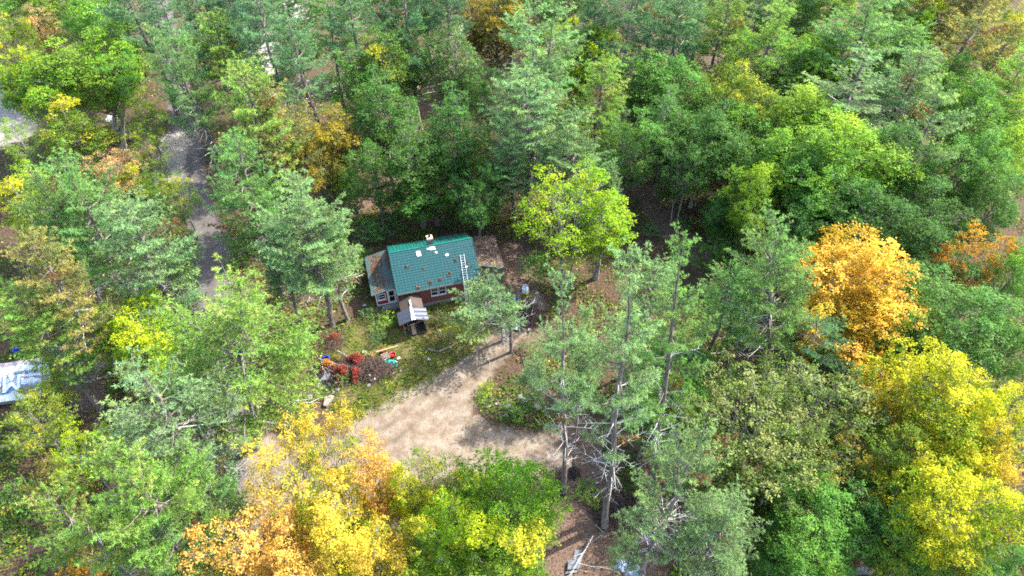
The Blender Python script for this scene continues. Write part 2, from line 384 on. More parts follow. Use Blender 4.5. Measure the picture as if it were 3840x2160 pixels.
def make_broad(seed, h=14.0, rad=4.0, depth_=.62, clumps=60, per=420, cr=(.75, 1.35), shape='round', leaf=(.11, .19), open_=0.0, stems=1, trunk=.016, fill=.06, spread=.13):
    rg = np.random.default_rng(seed); wood = MB(); cz = h * (1 - depth_ * .5); hz = h * depth_ * .5
    C, RC = [], []
    lob = rg.uniform(0, 6.28, 5); tries = 0
    while len(C) < clumps and tries < 6000:
        tries += 1
        u = unit(rg.normal(size=3)); u[2] = u[2] * .9 + .12; u = unit(u); fr = rg.uniform(.3, 1.2) ** .5
        az = math.atan2(u[1], u[0]); k = 1 + .16 * math.sin(3 * az + lob[0]) + .12 * math.sin(2 * az + lob[1]) + .10 * math.sin(5 * az + lob[2] + 3 * u[2])
        if shape == 'oval': e = np.array([rad * .9, rad * .9, hz])
        elif shape == 'vase': e = np.array([rad, rad, hz]) * (1 if u[2] > 0 else .8)
        else: e = np.array([rad, rad, hz])
        if u[2] < -.2: e = e * np.array([.85, .85, .9])
        p = u * e * fr * k; r = rg.uniform(*cr); p = p * (1 - .6 * r / max(rad, 2 * r)) + np.array([0, 0, cz])
        if all(np.linalg.norm((p - c) / [1, 1, .8]) > .80 * (r + q) for c, q in zip(C, RC)): C.append(p); RC.append(r)
    C = np.array(C); RC = np.array(RC)
    n_tot = []; V = []
    pos, nr, lf = [], [], []
    for c, r in zip(C, RC):
        n = int(per * (r / 1.05) ** 2 * rg.uniform(.45, 1.15) * (1 - open_ * rg.random()) / 6); u = unit(rg.normal(size=(n, 3))); lowk = u[:, 2] < -.15
        u[lowk, 2] *= -.7; u = unit(u); sub = 1 + .22 * np.sin(u[:, 0] * 5 + c[0] * 3) * np.sin(u[:, 1] * 5 + c[1] * 3) + .12 * np.sin(u[:, 2] * 9 + c[2])
        rr = r * (1 - rg.random((n, 1)) ** 2 * .5) * sub[:, None]
        pp = c + u * rr * [1, 1, .75]; ns = int(n * .4); sh = unit(rg.normal(size=(9, 3)) + [0, 0, .55]); w_ = rg.integers(0, 9, ns); t_ = rg.random((ns, 1)) ** .8
        pp[:ns] = c + sh[w_] * r * (.5 + (.5 + .4 * rg.random((9, 1))[w_]) * t_) * [1, 1, .95] + rg.normal(0, .12, (ns, 3)) * (1.15 - t_) * r
        sn_ = unit(u * .55 + np.array([0, 0, .7]) + rg.normal(0, .40, (n, 3))); k6 = 6; m = n * k6
        pos.append(np.repeat(pp, k6, 0) + rg.normal(0, spread, (m, 3)) * [1, 1, .7]); nr.append(unit(np.repeat(sn_, k6, 0) + rg.normal(0, .28, (m, 3))))
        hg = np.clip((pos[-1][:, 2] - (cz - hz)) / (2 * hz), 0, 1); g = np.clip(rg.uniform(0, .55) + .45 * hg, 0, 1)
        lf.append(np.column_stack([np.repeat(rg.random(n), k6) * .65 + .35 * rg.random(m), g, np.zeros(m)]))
    nf = int(fill * sum(map(len, pos))); u = unit(rg.normal(size=(nf, 3))) * rg.random((nf, 1)) ** .4
    pos.append(u * [rad * .8, rad * .8, hz * .9] + [0, 0, cz]); nr.append(unit(rg.normal(size=(nf, 3)) + [0, 0, .6])); lf.append(np.column_stack([rg.random(nf), rg.random(nf) * .6, np.zeros(nf)]))
    pos = np.concatenate(pos); nr = np.concatenate(nr); lf = np.concatenate(lf)
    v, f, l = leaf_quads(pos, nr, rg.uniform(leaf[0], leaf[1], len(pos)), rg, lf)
    r0 = h * trunk; base = h * (1 - depth_) * .75 + .4
    for s in range(stems):
        a = rg.uniform(0, 6.28); off = np.array([math.cos(a), math.sin(a), 0]) * (.0 if stems == 1 else .35)
        lead = np.array([rg.normal(0, .35), rg.normal(0, .35), 0]) + off * 3
        ax = lambda z: off + lead * (z / h) ** 1.5 * 1.2 + np.array([.1 * math.sin(z * .7 + a), .1 * math.cos(z * .6 + a), z])
        zs = np.linspace(0, h * .86, 10); rs = r0 / stems ** .4
        wood.tube([ax(z) - np.array([0, 0, .3 if z == 0 else 0]) for z in zs], [max(.02, rs * (1.3 if i == 0 else 1) * (1 - i / 10.2) ** .9) for i in range(10)], 7, False)
        for c, r in list(zip(C, RC))[s::stems]:
            hd = math.hypot(c[0], c[1]); zb = max(base * .8, c[2] - hd * .95 - .8); zb = min(zb, h * .82)
            b0 = ax(zb); mid = b0 * .5 + c * .5 + np.array([0, 0, .12 * hd]) + rg.normal(0, .12, 3); k = rs * .42 * (1 - zb / h * .7)
            wood.tube([b0, mid, c + np.array([0, 0, r * .25])], [k, k * .6, .012], 5, False)
            for q in range(4):
                e = c + unit(rg.normal(size=3) + [0, 0, .5]) * r * .85; wood.tube([mid * .35 + c * .65, e], [k * .3 + .008, .006], 3, False)
    return np_mesh('leaf_crown', v, f, M_LEAF, l), wood.mesh('leaf_trunk', M_BARK_M), None, h, rad

PINES = {
    'cone':   make_pine(11, 18, .14, 3.6, 'cone', .80, 5, 1.0, .12, 3, brown=.01),
    'tall':   make_pine(12, 24, .46, 3.8, 'round', 1.0, 5, 1.05, .22, 18, lean=.9, brown=.01),
    'round':  make_pine(13, 20, .34, 4.0, 'round', .92, 5, 1.05, .20, 12, brown=.015),
    'twin':   make_pine(14, 22, .36, 4.2, 'round', .95, 6, 1.0, .24, 22, leaders=2, brown=.03),
    'ragged': make_pine(15, 20, .32, 4.4, 'round', 1.25, 5, 1.1, .34, 34, brown=.03, lean=1.3),
    'side':   make_pine(16, 12, .36, 4.4, 'flat', .75, 5, 1.0, .14, 30, bias=0.0, lean=.2),
    'broad':  make_pine(17, 20, .36, 4.6, 'flat', .95, 6, 1.1, .16, 14, brown=.015),
    'spire':  make_pine(18, 14, .08, 2.6, 'cone', .65, 5, 1.0, .10, 0),
    'bole':   make_pine(19, 27, .43, 3.9, 'flat', 1.35, 5, 1.15, .30, 40, brown=.03, lean=.3),
}
BROADS = {
    'round':  make_broad(21, 14, 4.0, .70, 44, 520, (.75, 1.45)),
    'wide':   make_broad(22, 13, 4.6, .64, 54, 520, (.75, 1.5)),
    'oval':   make_broad(23, 16, 3.2, .74, 46, 480, (.65, 1.25), 'oval'),
    'lobed':  make_broad(24, 14, 4.2, .68, 34, 600, (1.0, 1.75)),
    'loose':  make_broad(25, 14, 3.8, .72, 50, 520, (.5, 1.05), 'vase', (.10, .16), .5, 3, .012, .04),
    'tall':   make_broad(26, 18, 3.4, .74, 52, 460, (.65, 1.3), 'oval'),
    'sapling': make_broad(27, 8, 1.7, .78, 22, 420, (.45, .8), 'oval', (.10, .16), .3),
    'oak':    make_broad(28, 12, 5.0, .60, 76, 420, (.5, 1.2), 'round', (.12, .19), .6, 3, .012, .05),
    'bole':   make_broad(31, 19, 3.6, .42, 34, 460, (.65, 1.25), 'round', (.11, .18), .3, 1, .022),
    'bush':   make_broad(29, 2.2, 1.3, .95, 14, 330, (.3, .6), 'round', (.09, .15), .3, 3, .012, .1, .08),
    'shrub':  make_broad(30, 3.6, 1.7, .92, 18, 360, (.4, .8), 'round', (.10, .17), .4, 3, .012, .1, .1),
}
PAL = {  # base colour, amount turned, turned colour
    'pb': ((.112, .206, .098), .05, (.16, .20, .07)), 'pg': ((.140, .252, .080), .1, (.20, .26, .06)), 'py': ((.175, .290, .060), .2, (.25, .26, .06)),
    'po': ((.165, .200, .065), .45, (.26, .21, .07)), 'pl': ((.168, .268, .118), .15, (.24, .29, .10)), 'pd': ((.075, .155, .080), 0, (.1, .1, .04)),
    'g': ((.098, .205, .030), .16, (.19, .26, .02)), 'gb': ((.100, .200, .040), .10, (.20, .26, .06)), 'l': ((.158, .272, .024), .18, (.27, .31, .018)),
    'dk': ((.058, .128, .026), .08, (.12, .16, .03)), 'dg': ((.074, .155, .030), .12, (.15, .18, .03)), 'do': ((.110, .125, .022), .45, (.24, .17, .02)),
    'y': ((.18, .26, .014), .42, (.38, .34, .016)), 'yy': ((.165, .250, .014), .45, (.40, .35, .018)), 'ly': ((.165, .275, .012), .28, (.33, .33, .014)),
    'yo': ((.19, .265, .016), .50, (.45, .30, .036)), 'o': ((.27, .26, .018), .58, (.50, .265, .06)), 'of': ((.46, .34, .024), .5, (.56, .31, .045)), 'or': ((.36, .20, .030), .6, (.46, .17, .045)), 'od': ((.30, .155, .014), .5, (.38, .17, .015)),
    'gy': ((.130, .205, .022), .30, (.32, .27, .02)), 'pk': ((.24, .22, .085), .42, (.38, .21, .09)), 'ol': ((.105, .165, .030), .35, (.21, .21, .065)), 'gt': ((.085, .170, .026), .32, (.28, .25, .02)),
    'sil': ((.085, .155, .035), .25, (.27, .27, .17)), 'rd': ((.15, .045, .035), .5, (.29, .045, .04)), 'bo': ((.14, .15, .03), .38, (.25, .15, .04)),
}
GROUPS = {}
def plant_tree(kind, var, x, y, h, rad, pal, label, cat=None, group=None, rz=None, name=None, dead=True, bush=False):
    crown, trunk, dw, h0, r0 = (PINES if kind == 'P' else BROADS)[var]
    nm = name or ('pine_tree' if kind == 'P' else 'broadleaf_tree')
    root = empty(nm, (x, y, float(gz(x, y)) - .03), rng.uniform(0, 6.283) if rz is None else rz)
    sx = rad / r0; sz = h / h0; sx2 = sx * rng.uniform(.93, 1.07); root.scale = (1, 1, 1)
    c1, am, c2 = PAL[pal]; j = rng.uniform(.90, 1.10); jh = rng.normal(0, .03, 3)
    parts = [('crown', crown), ('trunk', trunk)] + ([('dead_limbs', dw)] if dw is not None and dead else [])
    for pn, me in parts:
        o = link(pn, me, root); o.scale = (sx, sx2, sz)
        o.color = tuple(float(np.clip(k * j * (1 + q), 0, 1)) for k, q in zip(c1, jh)) + (am,); o['autumn'] = [float(k) for k in c2]
        if pn == 'dead_limbs': o['kind'] = 'stuff'
    tag(root, label, cat or ('pine tree' if kind == 'P' else 'tree'), group)
    return root
def tree(kind, var, u, v, h, w, pal, label, **kw):
    """tree whose top stands at height h under that point of the view; w is its width there"""
    p = atd(u, v, h * (.97 if kind == 'P' else 1.06)); dp = depth(np.array([p[0], p[1], h * .6])); rad = w * S * dp / FPX / 2
    return plant_tree(kind, var, p[0], p[1], h, rad, pal, label, **kw)
def tree_at(kind, var, bu, bv, tu, tv, w, pal, label, **kw):
    """tree standing on a ground point of the view; its height comes from where its top is seen, and it leans sideways towards it"""
    p = atd(bu, bv); d = ray(tu * S, tv * S); t = p[1] / d[1]; T = np.array([0, 0, CAM_H]) + d * t; h = T[2] / .98; dp = depth(np.array([p[0], p[1], h * .6])); rad = w * S * dp / FPX / 2
    o = plant_tree(kind, var, p[0], p[1], h, rad, pal, label, **kw); a = math.atan2(T[0] - p[0], T[2]); q = Matrix.Rotation(a, 4, 'Y') @ Matrix.Rotation(o.rotation_euler.z, 4, 'Z'); o.rotation_euler = q.to_euler(); return o
# ------------------------------------------------------------------ trees: kind, form, top of the tree in the view, height, width there, colour, label
TREES = [
 # the upper left corner
 ('B','oval',70,0,13,110,'pk','tan and peach leaved thin tree in the upper left corner'),
 ('B','round',215,-25,15,200,'g','green maple with an orange flush at the upper left edge, behind the big lime maple'),
 ('B','round',25,135,13,130,'ly','yellow green maple cut by the left edge, beside the big lime maple'),
 ('B','wide',205,82,15,265,'l','big lime green maple above the red scrap heap, upper left'),
 ('B','loose',75,205,12,100,'ly','pale yellow slender tree with open crown beside the bright sandy drive'),
 ('B','round',150,265,11,170,'gy','yellow green tree right of the sandy drive, below the big lime maple'),
 ('B','loose',60,395,11,130,'ly','yellow green tree at the left edge below the sandy drive'),
 ('B','loose',255,362,12,140,'pk','peach and tan thinning tree left of the gravel road'),
 ('B','sapling',283,365,8,60,'or','small orange red sapling in front of the two bare grey trunks, left of the road'),
 ('B','loose',340,300,12,110,'gy','thin green and yellow tree hugging the road edge, behind the peach tree'),
 ('B','loose',415,425,10,110,'gt','dull green tree tinged with gold on the left verge of the road'),
 ('B','sapling',450,560,6,65,'gt','low dull green sapling on the left verge beside the grey road surface'),
 ('B','shrub',385,500,5,110,'gt','gold tinged bushy tree between the left hand pines and the road'),
 ('P','tall',392,-25,23,150,'pb','tall blue green pine at the top edge, right of the orange flushed maple'),
 ('P','twin',415,72,22,150,'pg','tall pine with leaning dark trunk standing at the left of the upper road'),
 ('P','round',525,38,19,170,'py','light yellow green round topped pine above the upper road'),
 ('P','tall',585,-70,24,120,'pd','dark narrow pine at the top edge with bare lower trunk'),
 ('P','tall',640,-50,25,165,'pb','tall blue green pine with long straight bare trunk, top edge left of centre'),
 ('P','tall',735,40,22,150,'pb','blue green pine with drooping side boughs beside the bright ground patch'),
 ('P','round',595,165,23,200,'py','tall yellowish pine right of the road with olive lower boughs'),
 ('P','broad',660,215,20,210,'po','olive gold pine in front of the dark maples, right of the upper road'),
 ('P','twin',572,360,21,200,'pg','bright green double trunked pine leaning over the right side of the road'),
 ('P','broad',735,455,20,250,'pl','pale green pine whose boughs reach the rusty lean-to of the cabin'),
 ('P','round',805,545,15,150,'pl','lower pale green pine between the cabin and the tallest roadside pines'),
 ('P','round',690,610,12,130,'pb','small blue green pine with a snapped grey top right of the road'),
 # left side
 ('P','broad',140,405,21,250,'pg','bright green spreading pine at the left, above the yellow maple'),
 ('P','ragged',65,455,19,170,'pg','bright green ragged pine at the left edge'),
 ('P','round',300,520,19,240,'pl','pale green pine with bare lower limbs just left of the grey road'),
 ('P','round',60,590,21,200,'po','olive yellow pine at the left edge above the tarp covered shed'),
 ('P','round',30,730,17,190,'py','yellow green pine overhanging the tarp covered shed at the left edge'),
 ('P','cone',135,835,8,110,'pb','small blue green pine at the right hand end of the tarp covered shed'),
 ('B','round',315,780,11,225,'ly','bright yellow green maple left of the road, the brightest of that side'),
 ('B','loose',85,940,7,125,'y','small yellow tree leaning over the tarp covered shed'),
 ('B','oak',50,1020,8,170,'gy','yellow olive thin tree below the tarp covered shed'),
 ('B','loose',165,1085,9,150,'ly','yellow green open tree at the left, below the fallen log'),
 ('B','shrub',105,1150,4,90,'bo','rusty bush at the lower left edge of the forest'),
 ('B','shrub',30,1215,4,90,'gt','green gold bush at the lower left picture edge'),
 ('P','bole',335,925,21,300,'pl','ragged grey green pine with many bleached dead limbs left of the lower road'),
 ('P','ragged',455,1000,15,180,'pb','thin blue green pine with long dead branches reaching across the lower road'),
 ('P','broad',275,1135,22,300,'py','bright pine filling the lower left corner, yellow green tipped'),
 ('P','round',480,1185,15,170,'pg','rounded green pine at the left edge of the lowest stretch of road'),
 ('P','ragged',120,1255,18,220,'py','sparse yellow green pine with long pale limbs in the lower left corner'),
 ('P','round',395,1335,15,190,'pg','green pine cut by the bottom edge left of the road'),
 ('B','shrub',200,1400,4,140,'od','rusty orange bush under the lower left pines'),
 # foreground centre
 ('B','loose',790,1030,15,180,'yo','tall yellow orange maple in the foreground, upper one of the orange group'),
 ('B','loose',690,1100,15,230,'yo','broad golden maple in the foreground left of the sandy clearing'),
 ('B','tall',925,1105,15,130,'o','orange maple in the foreground touching the sandy clearing'),
 ('B','loose',570,1290,14,260,'o','orange and yellow maple beside the lowest stretch of road'),
 ('B','sapling',525,1258,9,50,'or','small red orange treetop over the shadowed road edge at the bottom'),
 ('B','round',820,1245,14,230,'yo','golden maple in the middle of the foreground orange group'),
 ('B','oval',1010,1175,13,110,'yy','narrow pure yellow tree between the orange maples and the bright green tree'),
 ('B','loose',1090,1120,13,150,'gy','olive green young trees with pale bare twigs below the sandy clearing'),
 ('B','loose',1175,1185,12,140,'ly','yellow green tree at the lower edge of the sandy clearing'),
 ('B','wide',1290,1215,12,260,'l','wide bright green maple in the bottom centre beside the brush heaps'),
 ('B','round',1150,1290,13,220,'ly','yellow green maple at the bottom centre, under the bright green one'),
 ('B','round',900,1365,12,220,'yo','golden tree cut by the bottom edge, centre left'),
 ('B','round',1060,1350,12,170,'gy','green and yellow tree cut by the bottom edge, centre'),
 ('B','round',700,1360,12,220,'o','orange tree cut by the bottom edge near the road'),
 ('B','round',1250,1370,12,260,'gy','green yellow tree at the bottom edge under the bright green maple'),
 # centre pines
 ('P','round',1345,900,8,90,'pl','low pale pine by the grey boulders at the clearing edge'),
 ('P','cone',1545,415,11,95,'pl','small pale pine spire behind the yellow topped maple'),
 ('P','ragged',2080,800,12,210,'pb','low blue green pine boughs in front of the orange maple'),
 ('P','ragged',1740,1080,22,240,'pl','sparse pale pine at the bottom right with long bleached dead limb'),
 ('P','broad',1845,1255,15,230,'pl','dense pale pine at the bottom right under the sparse dead limbed one'),
 ('P','side',1600,1350,8,110,'pl','low pine bough over the grey scrap at the bottom edge'),
 ('B','tall',1530,460,13,170,'ly','second yellow topped maple stem beside the leafy path'),
 ('B','shrub',1352,640,4,90,'g','green leafy bush beside the litter covered side roof'),
 # centre back
 ('P','round',1335,185,20,230,'pl','middle pale pine of the three behind the cabin'),
 ('P','round',1520,145,20,170,'py','yellowish pale pine right of the three tall ones behind the cabin'),
 ('P','broad',1450,290,17,200,'pl','lower pale pine tucked right of the middle pine behind the cabin'),
 ('P','round',1290,345,13,130,'pl','small blue pale pine at the left foot of the pines behind the cabin'),
 ('B','wide',1470,58,16,190,'ly','yellow crowned maple behind the tall central pine'),
 ('B','oval',950,50,17,150,'gt','dark green maple with a bright yellow top, upper centre'),
 ('B','oval',1140,58,16,140,'sil','dark green tree with silvery pinkish top, upper centre'),
 ('B','tall',1025,40,16,120,'dg','dull green tree between the yellow topped and the silvery topped ones'),
 ('B','tall',875,125,15,130,'g','green tree left of the yellow topped maple'),
 ('B','tall',945,185,15,170,'dg','dark green maple below the yellow topped one'),
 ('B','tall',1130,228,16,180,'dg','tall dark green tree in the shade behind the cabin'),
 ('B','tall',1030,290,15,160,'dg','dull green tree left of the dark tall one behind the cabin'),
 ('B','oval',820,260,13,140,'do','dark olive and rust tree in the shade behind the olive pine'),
 ('B','sapling',842,395,8,95,'gy','small yellow green sapling by the dark dirt track behind the cabin'),
 ('B','sapling',1215,320,11,90,'yy','slender yellow tree left of the pale pines behind the cabin'),
 ('B','shrub',1225,415,8,150,'l','bright green feathery tree at the back right corner of the cabin roof'),
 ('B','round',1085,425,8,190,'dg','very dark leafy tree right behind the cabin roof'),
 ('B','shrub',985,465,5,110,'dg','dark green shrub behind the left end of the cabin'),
 ('B','oval',1250,-30,15,150,'do','olive and rust tree at the top edge, centre'),
 ('B','tall',1195,-60,16,120,'do','rusty dark tree at the top edge right of the silvery one'),
 ('B','round',1345,-50,15,140,'dk','dark green tree at the top edge behind the tallest central pine'),
 ('P','ragged',1010,-60,22,170,'pd','dark pine with bare dead limbs at the top edge, centre left'),
 ('P','tall',880,-55,23,160,'pb','blue green pine at the top edge left of the yellow topped maple'),
 ('P','tall',1110,-80,22,110,'pd','dark straight pine at the top edge behind the silvery tree'),
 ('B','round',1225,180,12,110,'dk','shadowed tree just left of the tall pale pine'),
 # right back
 ('P','ragged',1585,-70,24,190,'pb','ragged dark trunked pine with dead limbs at the top edge, right of centre'),
 ('P','broad',1500,-45,22,160,'pd','blue green pine at the top edge left of the dead limbed one'),
 ('P','round',1725,-30,21,190,'pb','blue green pine at the top edge above the green maples'),
 ('P','round',1835,-20,20,150,'py','yellow green pine at the top edge right of centre'),
 ('P','broad',1960,15,20,200,'py','light yellow green feathery pine, upper right'),
 ('P','broad',2210,-25,22,280,'pg','large green pine at the top edge, upper right'),
 ('P','bole',2175,135,19,240,'pl','pale pine with bare grey limbs between the lime maples, upper right'),
 ('P','round',2330,120,19,170,'pl','pale green pine right of the bare limbed one, upper right'),
 ('P','ragged',2460,20,20,220,'po','golden olive pine in the upper right corner'),
 ('P','ragged',2545,60,18,150,'po','second golden olive pine at the right edge, upper right corner'),
 ('P','ragged',2395,230,20,210,'pl','leaning pale pine with a rust red trunk patch at the right'),
 ('B','round',2340,-5,15,140,'ly','yellow maple between the pines of the upper right corner'),
 ('B','round',2070,-50,15,150,'l','lime tree at the top edge left of the large green pine'),
 ('B','oval',1650,120,15,160,'g','green maple right of the yellow crowned one'),
 ('B','wide',1730,150,14,200,'gb','green maple below the top edge pines, right of centre'),
 ('B','tall',1700,235,14,170,'dg','dark green maple above the leafy path'),
 ('B','wide',1800,265,14,220,'dg','dark green broad maple left of the golden olive one'),
 ('B','wide',1870,172,15,220,'gy','golden olive round maple, upper right of centre'),
 ('B','wide',2110,78,15,240,'l','lime maple between two pale pines, upper right'),
 ('B','lobed',2050,215,15,210,'l','lime green lobed maple right of the golden olive one'),
 ('B','lobed',2150,290,16,270,'l','biggest lime green lobed maple at the right'),
 ('B','lobed',1915,408,13,150,'l','round bright lime maple standing alone in front of darker ones'),
 ('B','lobed',2075,350,15,210,'g','green lobed maple in the middle of the lime group'),
 ('B','lobed',1990,325,14,170,'g','green maple between the alone standing lime one and the lime group'),
 ('B','round',2120,430,13,200,'g','lower green maple in front of the lime group'),
 ('B','round',2290,335,14,170,'gb','green maple behind the leaning pine at the right'),
 ('B','wide',2500,215,15,220,'g','green maple at the right edge below the golden pines'),
 ('B','wide',2485,340,14,210,'gb','dull green maple at the right edge'),
 ('B','round',2545,440,13,160,'dg','dark green maple at the right edge above the burnt orange one'),
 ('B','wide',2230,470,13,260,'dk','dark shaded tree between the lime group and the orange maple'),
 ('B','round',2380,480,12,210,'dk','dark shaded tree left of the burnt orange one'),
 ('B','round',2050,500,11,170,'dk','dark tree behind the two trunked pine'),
 ('B','loose',1745,330,13,140,'dg','dark trunked tree leaning over the leafy path'),
 ('B','sapling',1780,380,8,85,'yo','small golden orange tree in the shade by the leafy path'),
 ('B','shrub',1690,430,5,110,'dg','dark green shrub on the left of the trunk by the leafy path'),
 ('B','round',1845,480,8,130,'dg','low green tree right of the leafy path'),
 ('B','shrub',1870,560,5,150,'g','green bush right of the lower leafy path'),
 ('B','shrub',1800,620,4,110,'g','small bright bush beside the lower end of the leafy path'),
 ('B','shrub',1640,350,6,110,'dk','dark bush at the far end of the leafy path'),
 # right front
 ('B','lobed',2195,612,14,275,'of','big blazing orange maple on the right'),
 ('B','lobed',2225,745,11,240,'of','lower orange lobe tree leaning below the blazing maple'),
 ('B','round',2090,770,10,170,'yo','golden orange tree half hidden by the two trunked pine'),
 ('B','loose',2500,570,13,170,'od','burnt orange maple in the shade at the right edge'),
 ('B','wide',2440,720,13,290,'gb','green tree with small orange tips at the right edge'),
 ('B','round',2330,800,11,150,'g','green tree between the blazing maple and the right edge'),
 ('B','wide',2430,925,14,290,'yy','bright yellow maple at the right edge'),
 ('B','round',2260,972,11,110,'yo','small golden orange treetop left of the bright yellow maple'),
 ('B','loose',2370,1010,13,200,'gy','green and yellow tree with pale visible trunk at the right'),
 ('B','round',2560,985,14,160,'yy','yellow maple cut by the right edge, below the bright yellow one'),
 ('B','wide',2480,1195,14,270,'yy','glowing yellow maple in the lower right corner'),
 ('B','round',2540,1090,12,150,'yo','golden tree at the right edge above the corner maple'),
 ('B','round',2300,1120,11,170,'gy','olive yellow tree left of the corner maple'),
 ('B','oak',1900,990,12,320,'ol','broad olive oak like tree at the lower right centre'),
 ('B','oak',2090,955,12,280,'ol','second broad olive tree behind the lower right oak'),
 ('B','oak',2010,1095,10,300,'ol','dull olive brown tree in front of the two broad olive ones'),
 ('B','oak',2160,1130,9,260,'do','brownish sparse tree between the olive oaks and the yellow maples'),
 ('B','wide',2090,1270,9,260,'g','green tree at the bottom right above the blue white scrap'),
 ('B','round',2250,1260,9,220,'dg','dark green tree at the bottom right left of the corner maple'),
 ('B','round',2370,1330,10,210,'gy','orange tinged green tree at the bottom edge, lower right'),
 ('B','round',2550,1390,8,150,'dg','dark green tree in the lower right corner under the yellow maple'),
 ('B','round',1985,1370,6,160,'dg','low dark green tree at the bottom edge right of the pale pine'),
 ('B','round',1700,945,9,170,'g','green maple right of the central pines'),
 ('B','loose',1790,910,8,150,'g','open green tree below the two trunked pine'),
 ('B','round',1640,1020,8,120,'gb','dull green tree at the right of the leaning dark trunk'),
 ('B','shrub',1780,800,5,140,'bo','tan and rust shrub in the gap left of the two trunked pine'),
 ('B','shrub',1760,1010,4,130,'gb','green bush at the foot of the two trunked pine'),
 # behind the top edge
 ('B','round',20,-75,15,150,'g','green tree at the top edge left of the tan thin tree'),
 ('B','wide',120,-80,15,170,'l','lime tree at the top edge above the big lime maple'),
 ('P','tall',305,-75,22,150,'pb','blue green pine at the top edge right of the lime tree'),
 ('P','round',475,-70,21,160,'pb','blue green pine at the top edge left of the upper road end'),
 ('P','broad',545,-95,21,150,'pd','dark pine at the top edge behind the light yellow green one'),
 ('P','round',700,-85,22,160,'pb','blue green round pine at the top edge above the bright ground patch'),
 ('P','tall',800,-70,22,150,'pg','green pine at the top edge left of the darker bare one'),
 ('B','tall',950,-90,16,140,'dk','dark tree at the top edge behind the yellow topped maple'),
 ('B','tall',1060,-105,16,150,'dg','dull green tree at the top edge behind the dark pine'),
 ('B','tall',1285,-105,16,150,'do','rust and olive tree at the top edge, behind the olive one'),
 ('B','round',1430,-100,15,170,'dk','dark green round tree at the top edge behind the yellow crowned maple'),
 ('P','round',1660,-95,21,170,'pb','blue green pine at the top edge right of the dead limbed one'),
 ('P','broad',1790,-105,21,180,'pg','green pine at the top edge behind the yellow green one'),
 ('P','round',1905,-95,21,170,'pl','pale pine at the top edge right of the yellow green one'),
 ('P','broad',2010,-105,21,190,'pg','green pine at the top edge behind the light feathery one'),
 ('P','round',2140,-110,21,180,'py','yellow green pine at the top edge left of the large green one'),
 ('P','broad',2310,-95,21,190,'pg','green pine at the top edge behind the yellow maple'),
 ('P','broad',2410,-85,20,190,'po','olive gold pine at the top edge left of the corner ones'),
 ('P','round',2520,-75,20,170,'po','olive pine at the top edge above the corner ones'),
 ('B','round',2575,10,14,130,'gy','yellow green tree in the upper right corner'),
 ('P','round',2290,60,18,150,'pg','green pine tucked between the large green one and the pale one'),
 ('B','wide',2420,150,14,200,'g','green maple between the pale pine and the golden pines'),
 ('B','round',2560,330,13,140,'l','lime tree cut by the right edge'),
 ('B','wide',2010,130,14,190,'gb','dull green maple under the light feathery pine'),
 ('B','round',1900,280,13,180,'g','green maple in front of the golden olive one'),
 ('B','round',1590,280,14,140,'gb','green tree right of the yellowish pale pine'),
 ('P','round',2600,130,18,150,'py','yellow green pine cut by the right edge under the olive corner pines'),
 ('B','round',2610,250,14,150,'l','lime tree cut by the right edge above the green maples'),
 ('B','round',-30,30,14,150,'gy','yellow green tree cut by the left edge under the tan thin tree'),
 ('B','wide',90,150,12,170,'g','green maple between the tan thin tree and the big lime maple'),
 ('B','round',2600,620,12,150,'g','green tree cut by the right edge beside the burnt orange maple'),
 ('B','round',2590,800,11,150,'gb','green tree cut by the right edge above the bright yellow maple'),
 # gaps at the left and right
 ('B','loose',10,285,11,100,'l','light green thin tree on the near side of the bright sandy drive'),
 ('B','round',45,470,10,170,'gy','yellow and orange tinged tree at the left edge behind the ragged pine'),
 ('B','round',190,430,10,160,'g','green tree between the ragged pine and the peach tree'),
 ('B','round',340,430,9,130,'gt','dull green tree behind the pale pine left of the road'),
 ('B','loose',330,215,12,110,'gy','green gold thin tree on the near side of the orange flushed maple'),
 ('B','shrub',700,470,6,130,'dk','dark shrub behind the pale pine near the rusty lean-to'),
 ('B','shrub',870,470,5,110,'dg','dark bush on the near side of the dark dirt track'),
 ('B','round',770,330,12,130,'do','olive rust tree left of the dark dirt track'),
 ('B','round',930,370,11,150,'dg','dark green tree on the far side of the dark dirt track'),
 ('B','round',1200,430,10,150,'dk','dark tree behind the bright feathery one'),
 ('P','round',1660,655,16,160,'pl','pale pine just left of the lower leafy path'),
 ('P','round',1850,690,15,170,'pg','green pine filling the space left of the two trunked one'),
 ('B','round',2300,690,10,170,'g','green tree behind the blazing maple'),
 ('B','round',2390,640,10,160,'dk','dark tree left of the burnt orange maple, lower'),
 ('B','round',1720,860,9,160,'gb','green tree behind the green maple right of the central pines'),
 ('B','oak',1760,1130,8,200,'ol','olive tree left of the broad oak, above the sparse pale pine'),
 ('B','round',2050,1400,7,180,'g','green tree at the bottom edge left of the plastic sheets'),
 ('B','round',2440,1420,8,160,'gy','yellow tinged tree at the bottom edge near the lower right corner'),
 ('B','round',2290,1200,9,160,'gt','green tree with golden tips left of the corner maple'),
 ('P','round',560,1390,9,110,'pg','small pine at the bottom edge between road and orange maple'),
]
for t in TREES:
    k, var, u, v, h, w, pal, lab = t
    kw = {'rz': math.pi} if var == 'side' else {}
    tree(k, var, u, v, h, w, pal, lab, group='pines of the forest' if k == 'P' else 'broadleaf trees of the forest', **kw)
PG, BG = 'pines of the forest', 'broadleaf trees of the forest'
tree_at('P', 'side', 1269, 860, 1238, 700, 230, 'pl', 'small lopsided pine in front of the cabin hiding the ladder foot', group=PG, rz=math.pi + .45)
tree_at('P', 'bole', 1422, 1235, 1415, 700, 185, 'pl', 'tall central pine with thick brown trunk at the end of the sandy clearing', group=PG)
